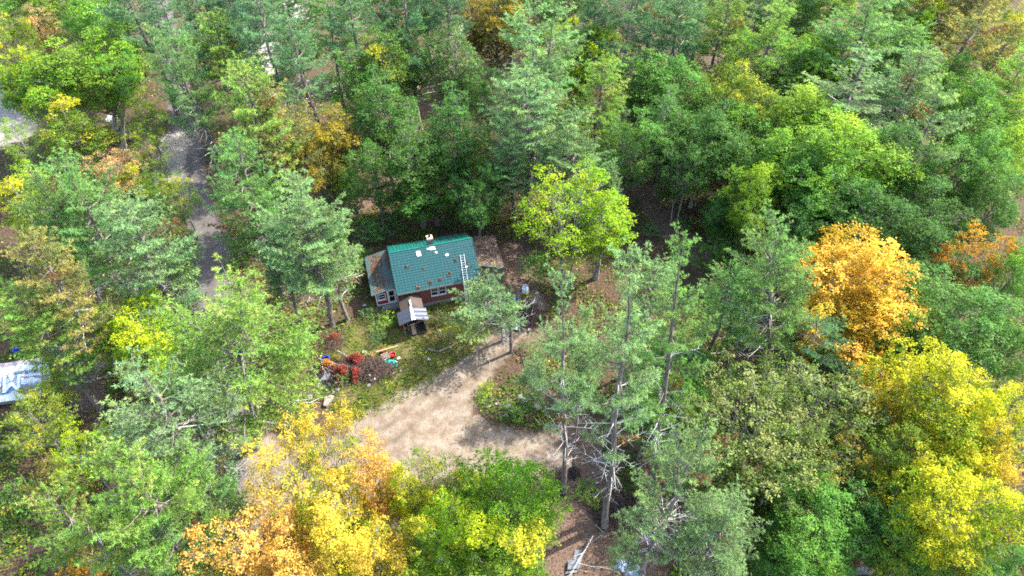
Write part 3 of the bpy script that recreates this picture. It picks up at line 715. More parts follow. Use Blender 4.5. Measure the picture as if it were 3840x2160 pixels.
tree_at('P', 'bole', 1523, 1320, 1590, 640, 225, 'pl', 'tallest central pine with forked grey trunk and dead boughs over the clearing', group=PG)
tree_at('P', 'bole', 1637, 1240, 1715, 600, 185, 'pg', 'tall pine right of the central pair, its dark trunk leaning right', group=PG)
tree_at('P', 'tall', 1441, 1175, 1475, 760, 80, 'pl', 'slim pine just behind the thick brown trunk', group=PG)
tree_at('P', 'twin', 1920, 975, 1965, 550, 250, 'pg', 'large two trunked pine in front of the big orange maple', group=PG)
tree_at('P', 'broad', 645, 1130, 575, 715, 390, 'py', 'big bright yellow green pine spreading over the road in the left foreground', group=PG)
tree_at('P', 'twin', 1330, 462, 1368, 22, 230, 'pl', 'tall pale pine at the top centre, highest of the three behind the cabin', group=PG)
tree_at('B', 'loose', 1420, 728, 1430, 445, 250, 'ly', 'tall yellow topped maple with pale stems right of the cabin', group=BG)
tree_at('B', 'bole', 311, 375, 300, 130, 120, 'g', 'tree with thick dark bare trunk in front of the scrap heap, right one of two', group=BG)
tree_at('B', 'bole', 292, 332, 262, 120, 110, 'l', 'tree with dark bare trunk in front of the scrap heap, left one of two', group=BG)

# ------------------------------------------------------------------ materials of buildings and props
def brick_mat():
    m, nt = mat_new('brick_siding')
    tc = N(nt, 'ShaderNodeTexCoord'); sx = N(nt, 'ShaderNodeSeparateXYZ'); nt.links.new(tc.outputs['Object'], sx.inputs[0])
    cb = N(nt, 'ShaderNodeCombineXYZ'); nt.links.new(mth(nt, 'ADD', sx.outputs[0], sx.outputs[1]), cb.inputs[0]); nt.links.new(sx.outputs[2], cb.inputs[1])
    br = N(nt, 'ShaderNodeTexBrick'); nt.links.new(cb.outputs[0], br.inputs['Vector'])
    for k, v in (('Color1', (.20, .040, .035, 1)), ('Color2', (.13, .030, .028, 1)), ('Mortar', (.17, .115, .10, 1)), ('Scale', 1.0), ('Mortar Size', .008), ('Brick Width', .24), ('Row Height', .085)): br.inputs[k].default_value = v
    n = noise(nt, 2.0, 5, .6, 'obj'); c = mixc(nt, mth(nt, 'MULTIPLY', ramp(nt, n, .5, .75), .5), br.outputs['Color'], (.06, .035, .03))
    finish(nt, c, .85, 0, br.outputs['Fac'], -.4, .01, .2); return m
def stained(name, base, rust, lo, hi, scale=(1.2, .5, 1), rough=.45, metal=.0, spec=.5, fine=.35):
    m, nt = mat_new(name)
    tc = N(nt, 'ShaderNodeTexCoord'); mp = N(nt, 'ShaderNodeMapping'); mp.inputs['Scale'].default_value = scale; nt.links.new(tc.outputs['Object'], mp.inputs[0])
    n = N(nt, 'ShaderNodeTexNoise'); n.inputs['Scale'].default_value = 1.0; n.inputs['Detail'].default_value = 6; n.inputs['Roughness'].default_value = .65; nt.links.new(mp.outputs[0], n.inputs['Vector'])
    n2 = noise(nt, 9.0, 4, .7, 'obj', 2)
    b = mixc(nt, ramp(nt, n2, .35, .7), [k * (1 - fine) for k in base], base)
    rr = mixc(nt, ramp(nt, n2, .3, .7), [k * .6 for k in rust], rust)
    f = ramp(nt, mth(nt, 'ADD', n.outputs['Fac'], mth(nt, 'MULTIPLY', mth(nt, 'SUBTRACT', n2, .5), .25)), lo, hi)
    finish(nt, mixc(nt, f, b, rr), mth(nt, 'MULTIPLY_ADD', f, .4, rough), metal, n2, .15, .006, spec); return m
M_BRICK = brick_mat()
M_TILE = stained('green_roof_paint', (.004, .060, .066), (.012, .092, .095), .58, .74, (3.0, .7, .7), .5, 0, .25, .3)
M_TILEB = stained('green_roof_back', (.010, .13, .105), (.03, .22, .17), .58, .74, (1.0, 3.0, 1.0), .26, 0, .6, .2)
M_LEAN = stained('rusty_green_metal', (.05, .095, .09), (.10, .05, .032), .50, .58, (1.0, .28, 1), .55)
M_RUSTROOF = stained('rusty_brown_sheet', (.052, .030, .020), (.028, .034, .025), .54, .66, (1.1, 1.1, 1), .75)
M_GALV = stained('galvanised_sheet', (.10, .11, .135), (.06, .035, .028), .58, .70, (1.1, .9, 1), .38, .55, .5, .25)
M_WHITE = simple('white_paint', (.50, .49, .48), .5, var=.06, dirt=(.45, .43, .40), dirt_amt=.4)
M_RED = simple('red_board', (.21, .012, .022), .6, var=.12)
M_GLASS = simple('dark_glass', (.012, .014, .015), .08, var=.3)
M_CONC = simple('concrete', (.20, .19, .175), .9, var=.25, dirt=(.08, .08, .06), dirt_amt=.6)
M_OLDWOOD = simple('grey_board', (.17, .14, .115), .85, var=.35, scale=5, dirt=(.07, .06, .05))
M_DARKIN = simple('dark_boards', (.035, .028, .024), .9)
M_TAN = simple('tan_chimney_cap', (.50, .38, .25), .8, dirt=(.2, .14, .1))
M_CHIM = simple('sooty_brick', (.13, .11, .12), .85, dirt=(.04, .035, .035))
M_ALU = simple('aluminium', (.70, .70, .72), .35, .6, var=.08)
M_BLUE = simple('blue_plastic', (.012, .045, .42), .4, var=.12)
M_DBLUE = simple('navy_plastic', (.015, .035, .13), .45)
M_REDP = simple('red_plastic', (.34, .02, .02), .4, var=.15)
M_TEAL = simple('teal_tarp', (.015, .30, .24), .45, var=.4, scale=5)
M_RUBBER = simple('black_rubber', (.018, .018, .020), .8, var=.3)
M_TANK = simple('white_tank_paint', (.68, .70, .71), .4, var=.05, dirt=(.45, .42, .38), dirt_amt=.3)
M_STONE = simple('grey_stone', (.13, .13, .14), .9, var=.4, scale=4, dirt=(.14, .13, .12), dirt_amt=.7, bscale=.04)
M_STONEW = simple('warm_stone', (.15, .125, .105), .9, var=.35, scale=4, dirt=(.12, .15, .06), dirt_amt=.6, bscale=.04)
M_PLANK = simple('light_plank', (.24, .16, .09), .75, var=.2)
M_SCRAPW = simple('white_scrap', (.28, .28, .28), .5, var=.12, dirt=(.4, .36, .32))
M_SCRAPB = simple('blue_grey_sheet', (.22, .27, .36), .45, var=.4, scale=4, dirt=(.6, .6, .62))
M_SLATE = simple('slate_grey_board', (.085, .095, .11), .6, var=.3, scale=2.5, dirt=(.17, .16, .15))
M_DRYLEAF = simple('dry_leaf', (.24, .125, .060), .9, var=.5, scale=40)

# ------------------------------------------------------------------ the cabin
HR = Matrix.Rotation(HYAW, 3, 'Z')
cabin = empty('cabin', HO, HYAW)
tag(cabin, 'small red brown cabin with teal tiled roof and patched chimney in the clearing', 'house')
L, RUN, ZE, ZR = 9.2, 3.95, 2.9, 5.4
SL = (ZR - ZE) / RUN; SLEN = math.hypot(RUN, ZR - ZE)
def rz_(n): return ZE + SL * n
# walls
w = MB(); w.hexa([(.3, .35, .34), (8.9, .35, .34), (8.9, 7.5, .34), (.3, 7.5, .34)], [(.3, .35, 3.0), (8.9, .35, 3.0), (8.9, 7.5, 3.0), (.3, 7.5, 3.0)])
wall = w.build('wall', M_BRICK, cabin)
for uu in (.302, 8.75):
    g = MB(); g.add([(uu, .4, 3.0), (uu, 7.45, 3.0), (uu, 3.95, 5.18), (uu + .148, .4, 3.0), (uu + .148, 7.45, 3.0), (uu + .148, 3.95, 5.18)], [(0, 1, 2), (3, 5, 4), (0, 2, 5, 3), (2, 1, 4, 5), (1, 0, 3, 4)])
    g.build('gable', M_BRICK, wall)
f = MB(); f.hexa([(.24, .29, -.3), (8.96, .29, -.3), (8.96, 7.56, -.3), (.24, 7.56, -.3)], [(.24, .29, .338), (8.96, .29, .338), (8.96, 7.56, .338), (.24, 7.56, .338)])
f.build('foundation', M_CONC, cabin)
# main roof: a deck with stepped metal tiles
def slab(b, c, th):
    n = (Vector(c[1]) - Vector(c[0])).cross(Vector(c[3]) - Vector(c[0])).normalized() * th
    return b.hexa([Vector(p) - n for p in c], c)
roof = slab(MB(), [(0, 0, ZE), (L, 0, ZE), (L, RUN, ZR), (0, RUN, ZR)], .10).build('roof', M_TILE, cabin)
NC, NR = 26, 16
tw, tl = L / NC, SLEN / NR
sdir = Vector((0, RUN, ZR - ZE)).normalized(); sn = Vector((0, -(ZR - ZE), RUN)).normalized()
tb = MB(); g = .02
# one tile: lifted at its lower edge, two shallow pans and a rib along the side
q = [(g, -.02, .040), (tw - g, -.02, .040), (tw - g, tl, .006), (g, tl, .006)]
pts = [Vector((a, 0, 0)) + sdir * bb + sn * cc for a, bb, cc in q]
low = [p - sn * .034 for p in pts[:2]]
rib = [Vector((g, 0, 0)) + sdir * .0 + sn * .043, Vector((g + .03, 0, 0)) + sdir * .0 + sn * .042, Vector((g + .03, 0, 0)) + sdir * tl + sn * .006, Vector((g, 0, 0)) + sdir * tl + sn * .02]
tb.add(pts + low, [(0, 1, 2, 3), (4, 5, 1, 0)]); tb.add(rib + [pts[0], pts[3]], [(0, 1, 2, 3), (4, 1, 0), (0, 3, 5, 4)])
tmesh = tb.mesh('tile', M_TILE); rest = MB(); cnt = 0
for r in range(NR):
    for c in range(NC):
        p = Vector((c * tw, 0, ZE)) + sdir * (r * tl) + sn * .004
        if cnt < 300:
            o = link('tile', tmesh, roof); o.location = p + Vector((0, 0, random.uniform(-.003, .004))); o.rotation_euler = (random.gauss(0, .006), random.gauss(0, .004), random.gauss(0, .004)); cnt += 1
        else: rest.add([Vector(v) + p + Vector((0, 0, random.uniform(-.002, .003))) for v in tb.v], tb.f)
o = rest.build('upper_tiles', M_TILE, roof); o['kind'] = 'stuff'
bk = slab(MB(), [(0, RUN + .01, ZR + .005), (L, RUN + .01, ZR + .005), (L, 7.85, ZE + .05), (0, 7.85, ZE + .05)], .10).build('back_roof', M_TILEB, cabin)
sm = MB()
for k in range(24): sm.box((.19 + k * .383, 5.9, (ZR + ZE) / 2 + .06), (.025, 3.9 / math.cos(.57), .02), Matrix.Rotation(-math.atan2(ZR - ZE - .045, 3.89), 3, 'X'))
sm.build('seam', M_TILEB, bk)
MB().tube([(-.03, RUN, ZR + .03), (L + .03, RUN, ZR + .03)], .075, 8).build('ridge_cap', M_TILEB, cabin)
for uu in (-.035, L + .035):
    MB().hexa([(uu - .03, -.04, ZE - .14), (uu + .03, -.04, ZE - .14), (uu + .03, RUN, ZR - .12), (uu - .03, RUN, ZR - .12)], [(uu - .03, -.04, ZE + .05), (uu + .03, -.04, ZE + .05), (uu + .03, RUN, ZR + .07), (uu - .03, RUN, ZR + .07)]).build('barge_board', M_TILE, cabin)
MB().box((L / 2, -.05, ZE - .07), (L - .02, .04, .16)).build('fascia', M_OLDWOOD, cabin)
# chimney
ch = MB().hexa([(4.32, 4.2, 4.6), (4.88, 4.2, 4.6), (4.88, 4.72, 4.6), (4.32, 4.72, 4.6)], [(4.32, 4.2, 6.05), (4.88, 4.2, 6.05), (4.88, 4.72, 6.05), (4.32, 4.72, 6.05)]).build('chimney', M_CHIM, cabin)
MB().hexa([(4.25, 4.13, 6.05), (4.95, 4.13, 6.05), (4.95, 4.79, 6.05), (4.25, 4.79, 6.05)], [(4.27, 4.15, 6.24), (4.93, 4.15, 6.24), (4.93, 4.77, 6.24), (4.27, 4.77, 6.24)]).build('chimney_cap', M_TAN, ch)
MB().lathe([(.001, .0), (.13, 0), (.13, .34), (.10, .34), (.10, .05)], 12, (4.60, 4.46, 6.245)).build('flue', M_RUSTROOF, ch)
MB().hexa([(4.22, 4.1, 5.05), (4.98, 4.1, 5.05), (4.98, 4.9, 4.65), (4.22, 4.9, 4.65)], [(4.22, 4.1, 5.36), (4.98, 4.1, 5.36), (4.98, 4.9, 4.86), (4.22, 4.9, 4.86)]).build('flashing', M_RUBBER, ch)
# white patches screwed on the roof
for uu, nn, a, b_, rr in ((3.11, 3.40, .48, .56, .06), (4.70, 3.66, .62, .34, -.03), (4.20, 3.68, .22, .17, 0), (5.02, 3.22, .22, .20, .3), (6.12, 2.80, .36, .24, .2), (7.95, 1.35, .18, .13, .4)):
    b = MB(); cs = [(-a / 2, -b_ / 2), (a / 2, -b_ / 2 - .02), (a / 2 - .02, b_ / 2), (-a / 2 + .01, b_ / 2 + .03)]; q = []
    for x, y in cs:
        xx, yy = x * math.cos(rr) - y * math.sin(rr), x * math.sin(rr) + y * math.cos(rr); q.append(Vector((uu + xx, 0, ZE)) + sdir * (nn / RUN * SLEN + yy) + sn * .072)
    slab(b, q, .022).build('roof_patch', M_WHITE, roof)
# front windows
def window(parent, x0, x1, z0, z1, y, bars=0, fr=.07, mid=True):
    wroot = MB(); 
    for cx, cz, sx, sz in (((x0 + x1) / 2, z1 - fr / 2, x1 - x0, fr), ((x0 + x1) / 2, z0 + fr / 2, x1 - x0, fr)): wroot.box((cx, y, cz), (sx, .10, sz))
    for cx in (x0 + fr / 2, x1 - fr / 2): wroot.box((cx, y, (z0 + z1) / 2), (fr, .098, z1 - z0 - 2 * fr))
    wf = wroot.build('window', M_WHITE, parent)
    zm = (z0 + z1) / 2
    if mid: MB().box(((x0 + x1) / 2, y, zm), (x1 - x0 - 2 * fr, .07, .05)).build('rail', M_WHITE, wf)
    for a, b in (((z0 + fr, zm - .026), (zm + .026, z1 - fr)) if mid else ((z0 + fr, z1 - fr),)):
        MB().box(((x0 + x1) / 2, y + .01, (a + b) / 2), (x1 - x0 - 2 * fr, .02, b - a)).build('pane', M_GLASS, wf)
    for k in range(bars):
        x = x0 + fr + (x1 - x0 - 2 * fr) * (k + 1) / (bars + 1); MB().box((x, y - .012, (zm + z1 - fr) / 2), (.022, .024, z1 - fr - zm - .03)).build('muntin', M_WHITE, wf)
    MB().box(((x0 + x1) / 2, y - .06, z0 - .026), (x1 - x0 + .1, .14, .05)).build('sill', M_WHITE, wf); return wf
window(wall, 3.62, 4.42, 1.36, 2.50, .31, 3); window(wall, 4.50, 5.30, 1.36, 2.50, .31, 3)
# left lean-to: red boarded front with window and white door
lean = MB(); lean.hexa([(-2.3, 1.3, .46), (.29, 1.3, .46), (.29, 7.1, .46), (-2.3, 7.1, .46)], [(-2.3, 1.3, 2.34), (.29, 1.3, 2.92), (.29, 7.1, 2.92), (-2.3, 7.1, 2.34)])
lt = lean.build('lean_to', M_RED, cabin)
MB().box((-1.02, 4.2, .08), (2.5, 5.7, .74)).build('lean_to_base', M_CONC, lt)
for nm, c, s in (('corner_trim', (-2.27, 1.285, 1.38), (.11, .05, 1.84)), ('skirt_trim', (-1.0, 1.28, .50), (2.56, .06, .10)), ('corner_trim', (.02, 1.285, 1.50), (.10, .05, 1.86))):
    MB().box(c, s).build(nm, M_WHITE, lt)
tr = MB(); tr.hexa([(-2.32, 1.255, 2.22), (.0, 1.255, 2.74), (.0, 1.295, 2.74), (-2.32, 1.295, 2.22)], [(-2.32, 1.255, 2.31), (.0, 1.255, 2.83), (.0, 1.295, 2.83), (-2.32, 1.295, 2.31)]).build('eave_trim', M_WHITE, lt)
window(lt, -2.10, -1.24, 1.30, 2.16, 1.27)
dr = MB(); y = 1.26
for c, s in (((-.58, y, 2.56), (.98, .09, .10)), ((-1.02, y, 1.535), (.10, .088, 1.95)), ((-.14, y, 1.535), (.10, .088, 1.95))): dr.box(c, s)
door = dr.build('door', M_WHITE, lt)
lf_ = MB()
for c, s in (((-.58, y + .01, 2.44), (.77, .05, .13)), ((-.58, y + .01, .66), (.77, .05, .19)), ((-.91, y + .01, 1.56), (.10, .048, 1.61)), ((-.25, y + .01, 1.56), (.10, .048, 1.61)), ((-.58, y + .01, 1.58), (.55, .046, .06))): lf_.box(c, s)
lf_.build('door_frame', M_WHITE, door)
MB().box((-.58, y + .025, 1.16), (.55, .012, .76)).build('pane', M_GLASS, door); MB().box((-.58, y + .025, 1.99), (.55, .012, .74)).build('pane', M_GLASS, door)
MB().box((-.26, y - .04, 1.52), (.04, .06, .12)).build('handle', M_ALU, door)
st = MB(); st.box((-.7, .98, .20), (1.7, .55, .34)); st.build('step', M_CONC, cabin)
MB().box((-1.5, 1.0, .15), (.7, .5, .25)).build('step', M_CONC, cabin)
# ribbed sheets of the lean-to roof (ribs run down the slope)
def ribbed(parent, name, p0, along, down, width, length, pitch, amp, mat, th=.0):
    """sheet whose corrugations run along `down`; `along` is the eave direction"""
    nn_ = int(width / pitch * 4); v = []; up = along.cross(down).normalized(); up = up if up.z > 0 else -up
    for i in range(nn_ + 1):
        s = i / nn_ * width; hgt = amp * math.sin(2 * math.pi * s / pitch)
        for t in (0, 1): v.append(p0 + along * s + down * (t * length) + up * hgt)
    b = MB(); b.add(v, [(2 * i, 2 * i + 2, 2 * i + 3, 2 * i + 1) for i in range(nn_)]); o = b.build(name, mat, parent)
    sd = o.modifiers.new('thickness', 'SOLIDIFY'); sd.thickness = .012; return o
dn = Vector((-2.66, 0, -.64)); ln_ = dn.length; dn.normalize()
lr = MB(); lr.hexa([(-2.62, 1.07, 2.30), (-.05, 1.07, 2.92), (-.05, 7.28, 2.92), (-2.62, 7.28, 2.30)], [(-2.62, 1.07, 2.34), (-.05, 1.07, 2.96), (-.05, 7.28, 2.96), (-2.62, 7.28, 2.34)])
lroof = lr.build('lean_to_roof', M_OLDWOOD, cabin)
for k in range(8):
    ribbed(lroof, 'roof_sheet', Vector((-.04, 1.02 + k * .785, 3.012 + .006 * (k % 2))), Vector((0, 1, 0)), dn, .80, ln_ + random.uniform(-.02, .04), .20, .022, M_LEAN)
# front porch: rear part with brown sheets, front part with galvanised sheets
MB().hexa([(.18, -1.75, .0), (2.28, -1.75, .0), (2.28, .34, .0), (.18, .34, .0)], [(.18, -1.75, 1.86), (2.28, -1.75, 1.86), (2.28, .34, 1.86), (.18, .34, 1.86)]).build('entry', M_DARKIN, cabin)
MB().add([(.18, -1.74, 1.861), (2.28, -1.74, 1.861), (1.2, -1.74, 2.32), (.18, .34, 1.861), (2.28, .34, 1.861), (1.2, .34, 2.32)], [(0, 1, 2), (3, 5, 4), (0, 2, 5, 3), (2, 1, 4, 5)]).build('entry_gable', M_OLDWOOD, cabin)
def gable_sheets(parent, name, uc, n0, n1, half, ze, zr, k, mat, pitch, amp):
    for sgn in (-1, 1):
        d = Vector((sgn * half, 0, ze - zr)); ll = d.length; d.normalize(); wd = (n1 - n0) / k
        for i in range(k): ribbed(parent, name, Vector((uc, n0 + i * wd - (.03 if i else 0), zr + (.008 if i % 2 else 0))), Vector((0, 1, 0)), d, wd + .03, ll, pitch, amp, mat)
pr = MB().hexa([(1.19, -1.9, 2.27), (1.25, -1.9, 2.27), (1.25, .34, 2.27), (1.19, .34, 2.27)], [(1.19, -1.9, 2.36), (1.25, -1.9, 2.36), (1.25, .34, 2.36), (1.19, .34, 2.36)]).build('entry_roof', M_OLDWOOD, cabin)
gable_sheets(pr, 'roof_sheet', 1.22, -1.85, .33, 1.22, 1.92, 2.42, 2, M_RUSTROOF, .20, .012)
pf = MB(); pf.box((1.09, -2.75, 2.42), (.07, 1.7, .10))
for n_ in (-3.45, -2.0):
    pf.tube([(-.3, n_, 2.0), (1.09, n_, 2.45), (2.45, n_, 2.0)], .04, 4)
pfo = pf.build('porch_roof', M_OLDWOOD, cabin)
gable_sheets(pfo, 'roof_sheet', 1.09, -3.66, -1.86, 1.56, 2.03, 2.54, 3, M_GALV, .20, .040)
cp = MB(); z = 2.585
for n0, n1, w0, w1 in ((-3.70, -3.0, .20, .19), (-3.0, -2.5, .15, .13), (-2.5, -2.05, .16, .10), (-2.05, -1.75, .12, .09)):
    for s in (-1, 1): cp.add([(1.09, n0, z), (1.09 + s * w0, n0, z - w0 * .32), (1.09 + s * w1, n1, z - w1 * .32), (1.09, n1, z)], [(0, 1, 2, 3) if s > 0 else (3, 2, 1, 0)])
for n0, n1, w0, w1 in ((-1.75, -1.2, .08, .05), (-1.2, -.7, .07, .10)):
    for s in (-1, 1): cp.add([(1.13, n0, 2.50), (1.13 + s * w0, n0, 2.50 - w0 * .36), (1.16 + s * w1, n1, 2.48 - w1 * .36), (1.16, n1, 2.48)], [(0, 1, 2, 3) if s > 0 else (3, 2, 1, 0)])
cp.build('ridge_strip', M_WHITE, pfo)
for uu, nn in ((.45, -2.9), (.0, -3.3), (2.3, -3.35), (2.3, -2.0), (.05, -2.0)):
    MB().box((uu, nn, 1.0), (.09, .09, 2.02)).build('post', M_OLDWOOD, pfo)
MB().box((1.4, -2.75, .06), (1.9, 1.7, .10)).build('porch_floor', M_DARKIN, pfo)
MB().box((2.2, -2.6, .62), (.05, 1.4, 1.0)).build('side_board', M_DARKIN, pfo)
# right hand flat roof under leaf litter
sr = MB(); A4 = [(9.26, 2.65, 2.42), (12.25, 1.25, 2.42), (12.55, 7.0, 2.42), (9.26, 7.5, 2.42)]
sr.hexa([(x, y, 2.28) for x, y, z in A4], A4)
sro = sr.build('side_roof', M_RUSTROOF, cabin)
MB().hexa([(9.26, 2.58, 2.26), (12.3, 1.17, 2.26), (12.3, 1.23, 2.26), (9.26, 2.64, 2.26)], [(9.26, 2.56, 2.50), (12.3, 1.15, 2.50), (12.3, 1.23, 2.50), (9.26, 2.64, 2.50)]).build('drip_edge', M_TILE, sro)
MB().hexa([(9.3, 2.8, 0), (12.1, 1.5, 0), (12.4, 6.9, 0), (9.3, 7.3, 0)], [(9.3, 2.8, 2.27), (12.1, 1.5, 2.27), (12.4, 6.9, 2.27), (9.3, 7.3, 2.27)]).build('side_room', M_OLDWOOD, sro)
def scatter_leaves(name, poly, n, z, size, mat_, seed, zj=.03):
    rg = np.random.default_rng(seed); P = np.array(poly); lo, hi = P.min(0), P.max(0); q = rg.uniform(lo, hi, (n * 2, 2)); q = q[d_poly(q, P, .05) > .5][:n]
    zz = z(q) if callable(z) else np.full(len(q), z); p = np.column_stack([q, zz + rg.uniform(.005, zj, len(q))])
    v, f, l = leaf_quads(p, unit(rg.normal(0, .35, (len(p), 3)) + [0, 0, 1]), rg.uniform(*size, len(p)), rg, np.column_stack([rg.random(len(p)), rg.random(len(p)), np.zeros(len(p))]))
    return np_mesh(name, v, f, mat_, l)
def litter_mat(name, a, b, c):
    m, nt = mat_new(name); at_ = N(nt, 'ShaderNodeAttribute', attribute_type='GEOMETRY', attribute_name='lf'); sp = N(nt, 'ShaderNodeSeparateColor'); nt.links.new(at_.outputs['Color'], sp.inputs[0])
    col = mixc(nt, sp.outputs[0], a, b); col = mixc(nt, ramp(nt, sp.outputs[1], .82, .9), col, c); finish(nt, col, .9, spec=.2); return m
M_LITTER = litter_mat('fallen_leaf', (.040, .024, .016), (.13, .078, .048), (.24, .16, .095))
M_LITTER_BRIGHT = litter_mat('brightened_roof_leaf', (.085, .058, .042), (.22, .155, .115), (.32, .24, .17))  # dry leaves with sunlit brightness put into their colour, offsetting the maple's shade
lv = link('leaf_litter', scatter_leaves('leaf_litter', [(a, b) for a, b, c in A4], 2600, 2.42, (.07, .13), M_LITTER_BRIGHT, 91), None); lv.location = HO; lv.rotation_euler = (0, 0, HYAW)
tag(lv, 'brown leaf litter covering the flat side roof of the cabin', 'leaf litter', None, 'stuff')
lv = link('needle_litter', scatter_leaves('needle_litter', [(-2.35, 1.3), (-1.25, 1.2), (-.95, 2.4), (-1.15, 4.2), (-.75, 5.6), (-1.0, 7.1), (-1.9, 7.1), (-2.3, 4.2)], 1500, lambda q: 3.01 + (q[:, 0] + .04) * (.64 / 2.66) + .015, (.06, .12), M_LITTER, 92), None); lv.location = HO; lv.rotation_euler = (0, 0, HYAW)
tag(lv, 'rust brown needle litter on the ribbed lean-to roof of the cabin', 'leaf litter', None, 'stuff')
lv = link('roof_needles', scatter_leaves('roof_needles', [(.1, .02), (L - .1, .02), (L - .1, 3.8), (.1, 3.8)], 380, lambda q: ZE + SL * q[:, 1] + .055, (.035, .08), M_LITTER, 93)); lv.location = HO; lv.rotation_euler = (0, 0, HYAW)
tag(lv, 'scattered brown needles on the teal tiles of the cabin roof', 'leaf litter', None, 'stuff')
# fallen sprigs on the tiles
sprig_pts = [(1.6, 2.36, 'nearest the left gable'), (3.29, 1.94, 'a small one in the middle of the slope'), (6.91, 2.1, 'high up left of the ladder'), (5.89, .98, 'half way up between windows and ladder'), (4.88, .61, 'above the left front window'), (3.71, .55, 'low above the porch, right one'), (2.32, .3, 'lowest, at the eave over the porch'), (7.98, 1.7, 'just right of the ladder')]
def sprig_mesh(seed):
    rg = np.random.default_rng(seed); n = 46; a = rg.uniform(0, 6.28, n); r = rg.uniform(.02, .24, n); p = np.column_stack([r * np.cos(a), r * np.sin(a), rg.uniform(.0, .07, n)])
    v, f, l = leaf_quads(p, unit(rg.normal(0, .6, (n, 3)) + [0, 0, .8]), rg.uniform(.06, .14, n), rg, np.column_stack([rg.uniform(.4, 1, n), rg.uniform(0, .95, n), np.zeros(n)])); return np_mesh('dead_sprig', v, f, M_LITTER, l)
SPR = [sprig_mesh(k) for k in (1, 2, 3)]
for i, (uu, nn, wh) in enumerate(sprig_pts):
    o = link('dead_sprig', SPR[i % 3]); p = Vector(HO) + HR @ (Vector((uu, nn, rz_(nn))) + sn * .05); o.location = p
    o.rotation_euler = (HR @ Matrix.Rotation(math.atan2(ZR - ZE, RUN), 3, 'X') @ Matrix.Rotation(i * 1.3, 3, 'Z')).to_euler(); s = .8 if i == 1 else 1.15 if i in (5, 6, 3) else 1; o.scale = (s, s, s)
    tag(o, 'dead brown sprig on the teal roof, ' + wh, 'dead sprig', 'dead sprigs on the cabin roof')
# ladders
def ladder(p0, p1, width, n, mat_, label, sideways, nrm, ext=True):
    p0, p1 = Vector(p0), Vector(p1); root = empty('ladder', p0); d = p1 - p0; sd = Vector(sideways).normalized() * width / 2
    for s in (-1, 1):
        MB().tube([sd * s, sd * s + d], .032, 4).build('rail', mat_, root)
    for k in range(n):
        c = d * ((k + .5) / n); MB().tube([c - sd, c + sd], .021, 5).build('rung', mat_, root)
    tag(root, label, 'ladder', 'ladders at the cabin'); return root
rp = lambda uu, nn, up: Vector(HO) + HR @ (Vector((uu, nn, rz_(nn))) + sn * up)
ladder(rp(7.42, -.82, .12), rp(7.72, 2.55, .12), .44, 15, M_ALU, 'silver ladder lying on the teal roof slope of the cabin', HU, sn)
bl = at(1762, 1190); ladder((bl[0], bl[1], float(gz(bl[0], bl[1]))), hw(7.48, -.16, 3.1), .46, 11, M_ALU, 'silver ladder leaning on the cabin eave behind the lopsided pine', HU, sn)

# ------------------------------------------------------------------ small things on the ground
def gp(u, v, dz=0.0):
    p = at(u, v); return Vector((p[0], p[1], float(gz(p[0], p[1])) + dz))
def c2(x, y): return gp(1140 + x / 5.176, 1260 + y / 5.176)
def c3(x, y): return gp(1840 + x / 5.175, 1040 + y / 5.175)
def c6(x, y): return gp(2060 + x / 4.2625, 1680 + y / 4.2625)
def rock_mesh(seed, flat=.7, mat_=None, facets=2):
    rg = np.random.default_rng(seed); b = __import__('bmesh').new(); __import__('bmesh').ops.create_icosphere(b, subdivisions=facets, radius=1)
    pl = unit(rg.normal(size=(7, 3))); k = rg.uniform(.55, .85, 7)
    for v in b.verts:
        c = np.array(v.co)
        for p, q in zip(pl, k):
            e = c @ p - q
            if e > 0: c = c - p * e
        v.co = c * [1, .8, flat] * (1 + rg.normal(0, .03))
    me = bpy.data.meshes.new('rock'); b.to_mesh(me); b.free(); me.materials.append(mat_); return me
ROCKS = [rock_mesh(k, .7, M_STONE) for k in range(4)]; ROCKW = [rock_mesh(k + 9, .65, M_STONEW) for k in range(3)]
def rock(p, r, label, group, meshes=ROCKS, i=0, name='boulder', cat='boulder'):
    o = link(name, meshes[i % len(meshes)]); o.location = p + Vector((0, 0, r * .25)); o.scale = (r,) * 3; o.rotation_euler = (0, 0, i * 1.9 + .4); tag(o, label, cat, group); return o
wh = ['uppermost dark one', 'large flat topped one at the back', 'left hand pale one', 'middle one', 'small one under the middle one', 'lowest left one', 'right hand one against the pine', 'brown topped one at the far right']
for i, (x, y, r) in enumerate([(545, 330, .38), (620, 388, .50), (395, 462, .42), (545, 512, .36), (570, 575, .30), (365, 592, .33), (735, 458, .38), (805, 475, .42)]):
    rock(gp(1800 + x / 3.722, 1400 + y / 3.722), r, 'grey boulder in the green weeds beside the clearing, ' + wh[i], 'boulders beside the clearing', ROCKW if i in (0, 7) else ROCKS, i)
rock(c2(1165, 325), .40, 'pale round boulder on the grass above the debris heap', 'stones of the debris heap', ROCKW, 1)
ws = ['beside the slate slab', 'above the white stone', 'tall brown one under the red vine', 'dark blue one', 'flat white one', 'small white one below the flat one', 'greenish one by the slab', 'pinkish upright one at the left', 'brown one at the left end', 'grey one at the lower left end', 'one at the right near the yellow grass', 'round pale one on the grass']
for i, (x, y, r) in enumerate([(395, 965, .16), (480, 940, .30), (625, 925, .32), (640, 1045, .28), (560, 1045, .22), (570, 1100, .24), (415, 1040, .22), (285, 960, .36), (240, 1130, .36), (120, 1180, .38), (1255, 970, .24), (760, 1195, .15)]):
    rock(c2(x, y), r, 'stone of the debris heap, ' + ws[i], 'stones of the debris heap', ROCKW if i in (4, 5, 7, 8, 11) else ROCKS, i, 'stone', 'stone')
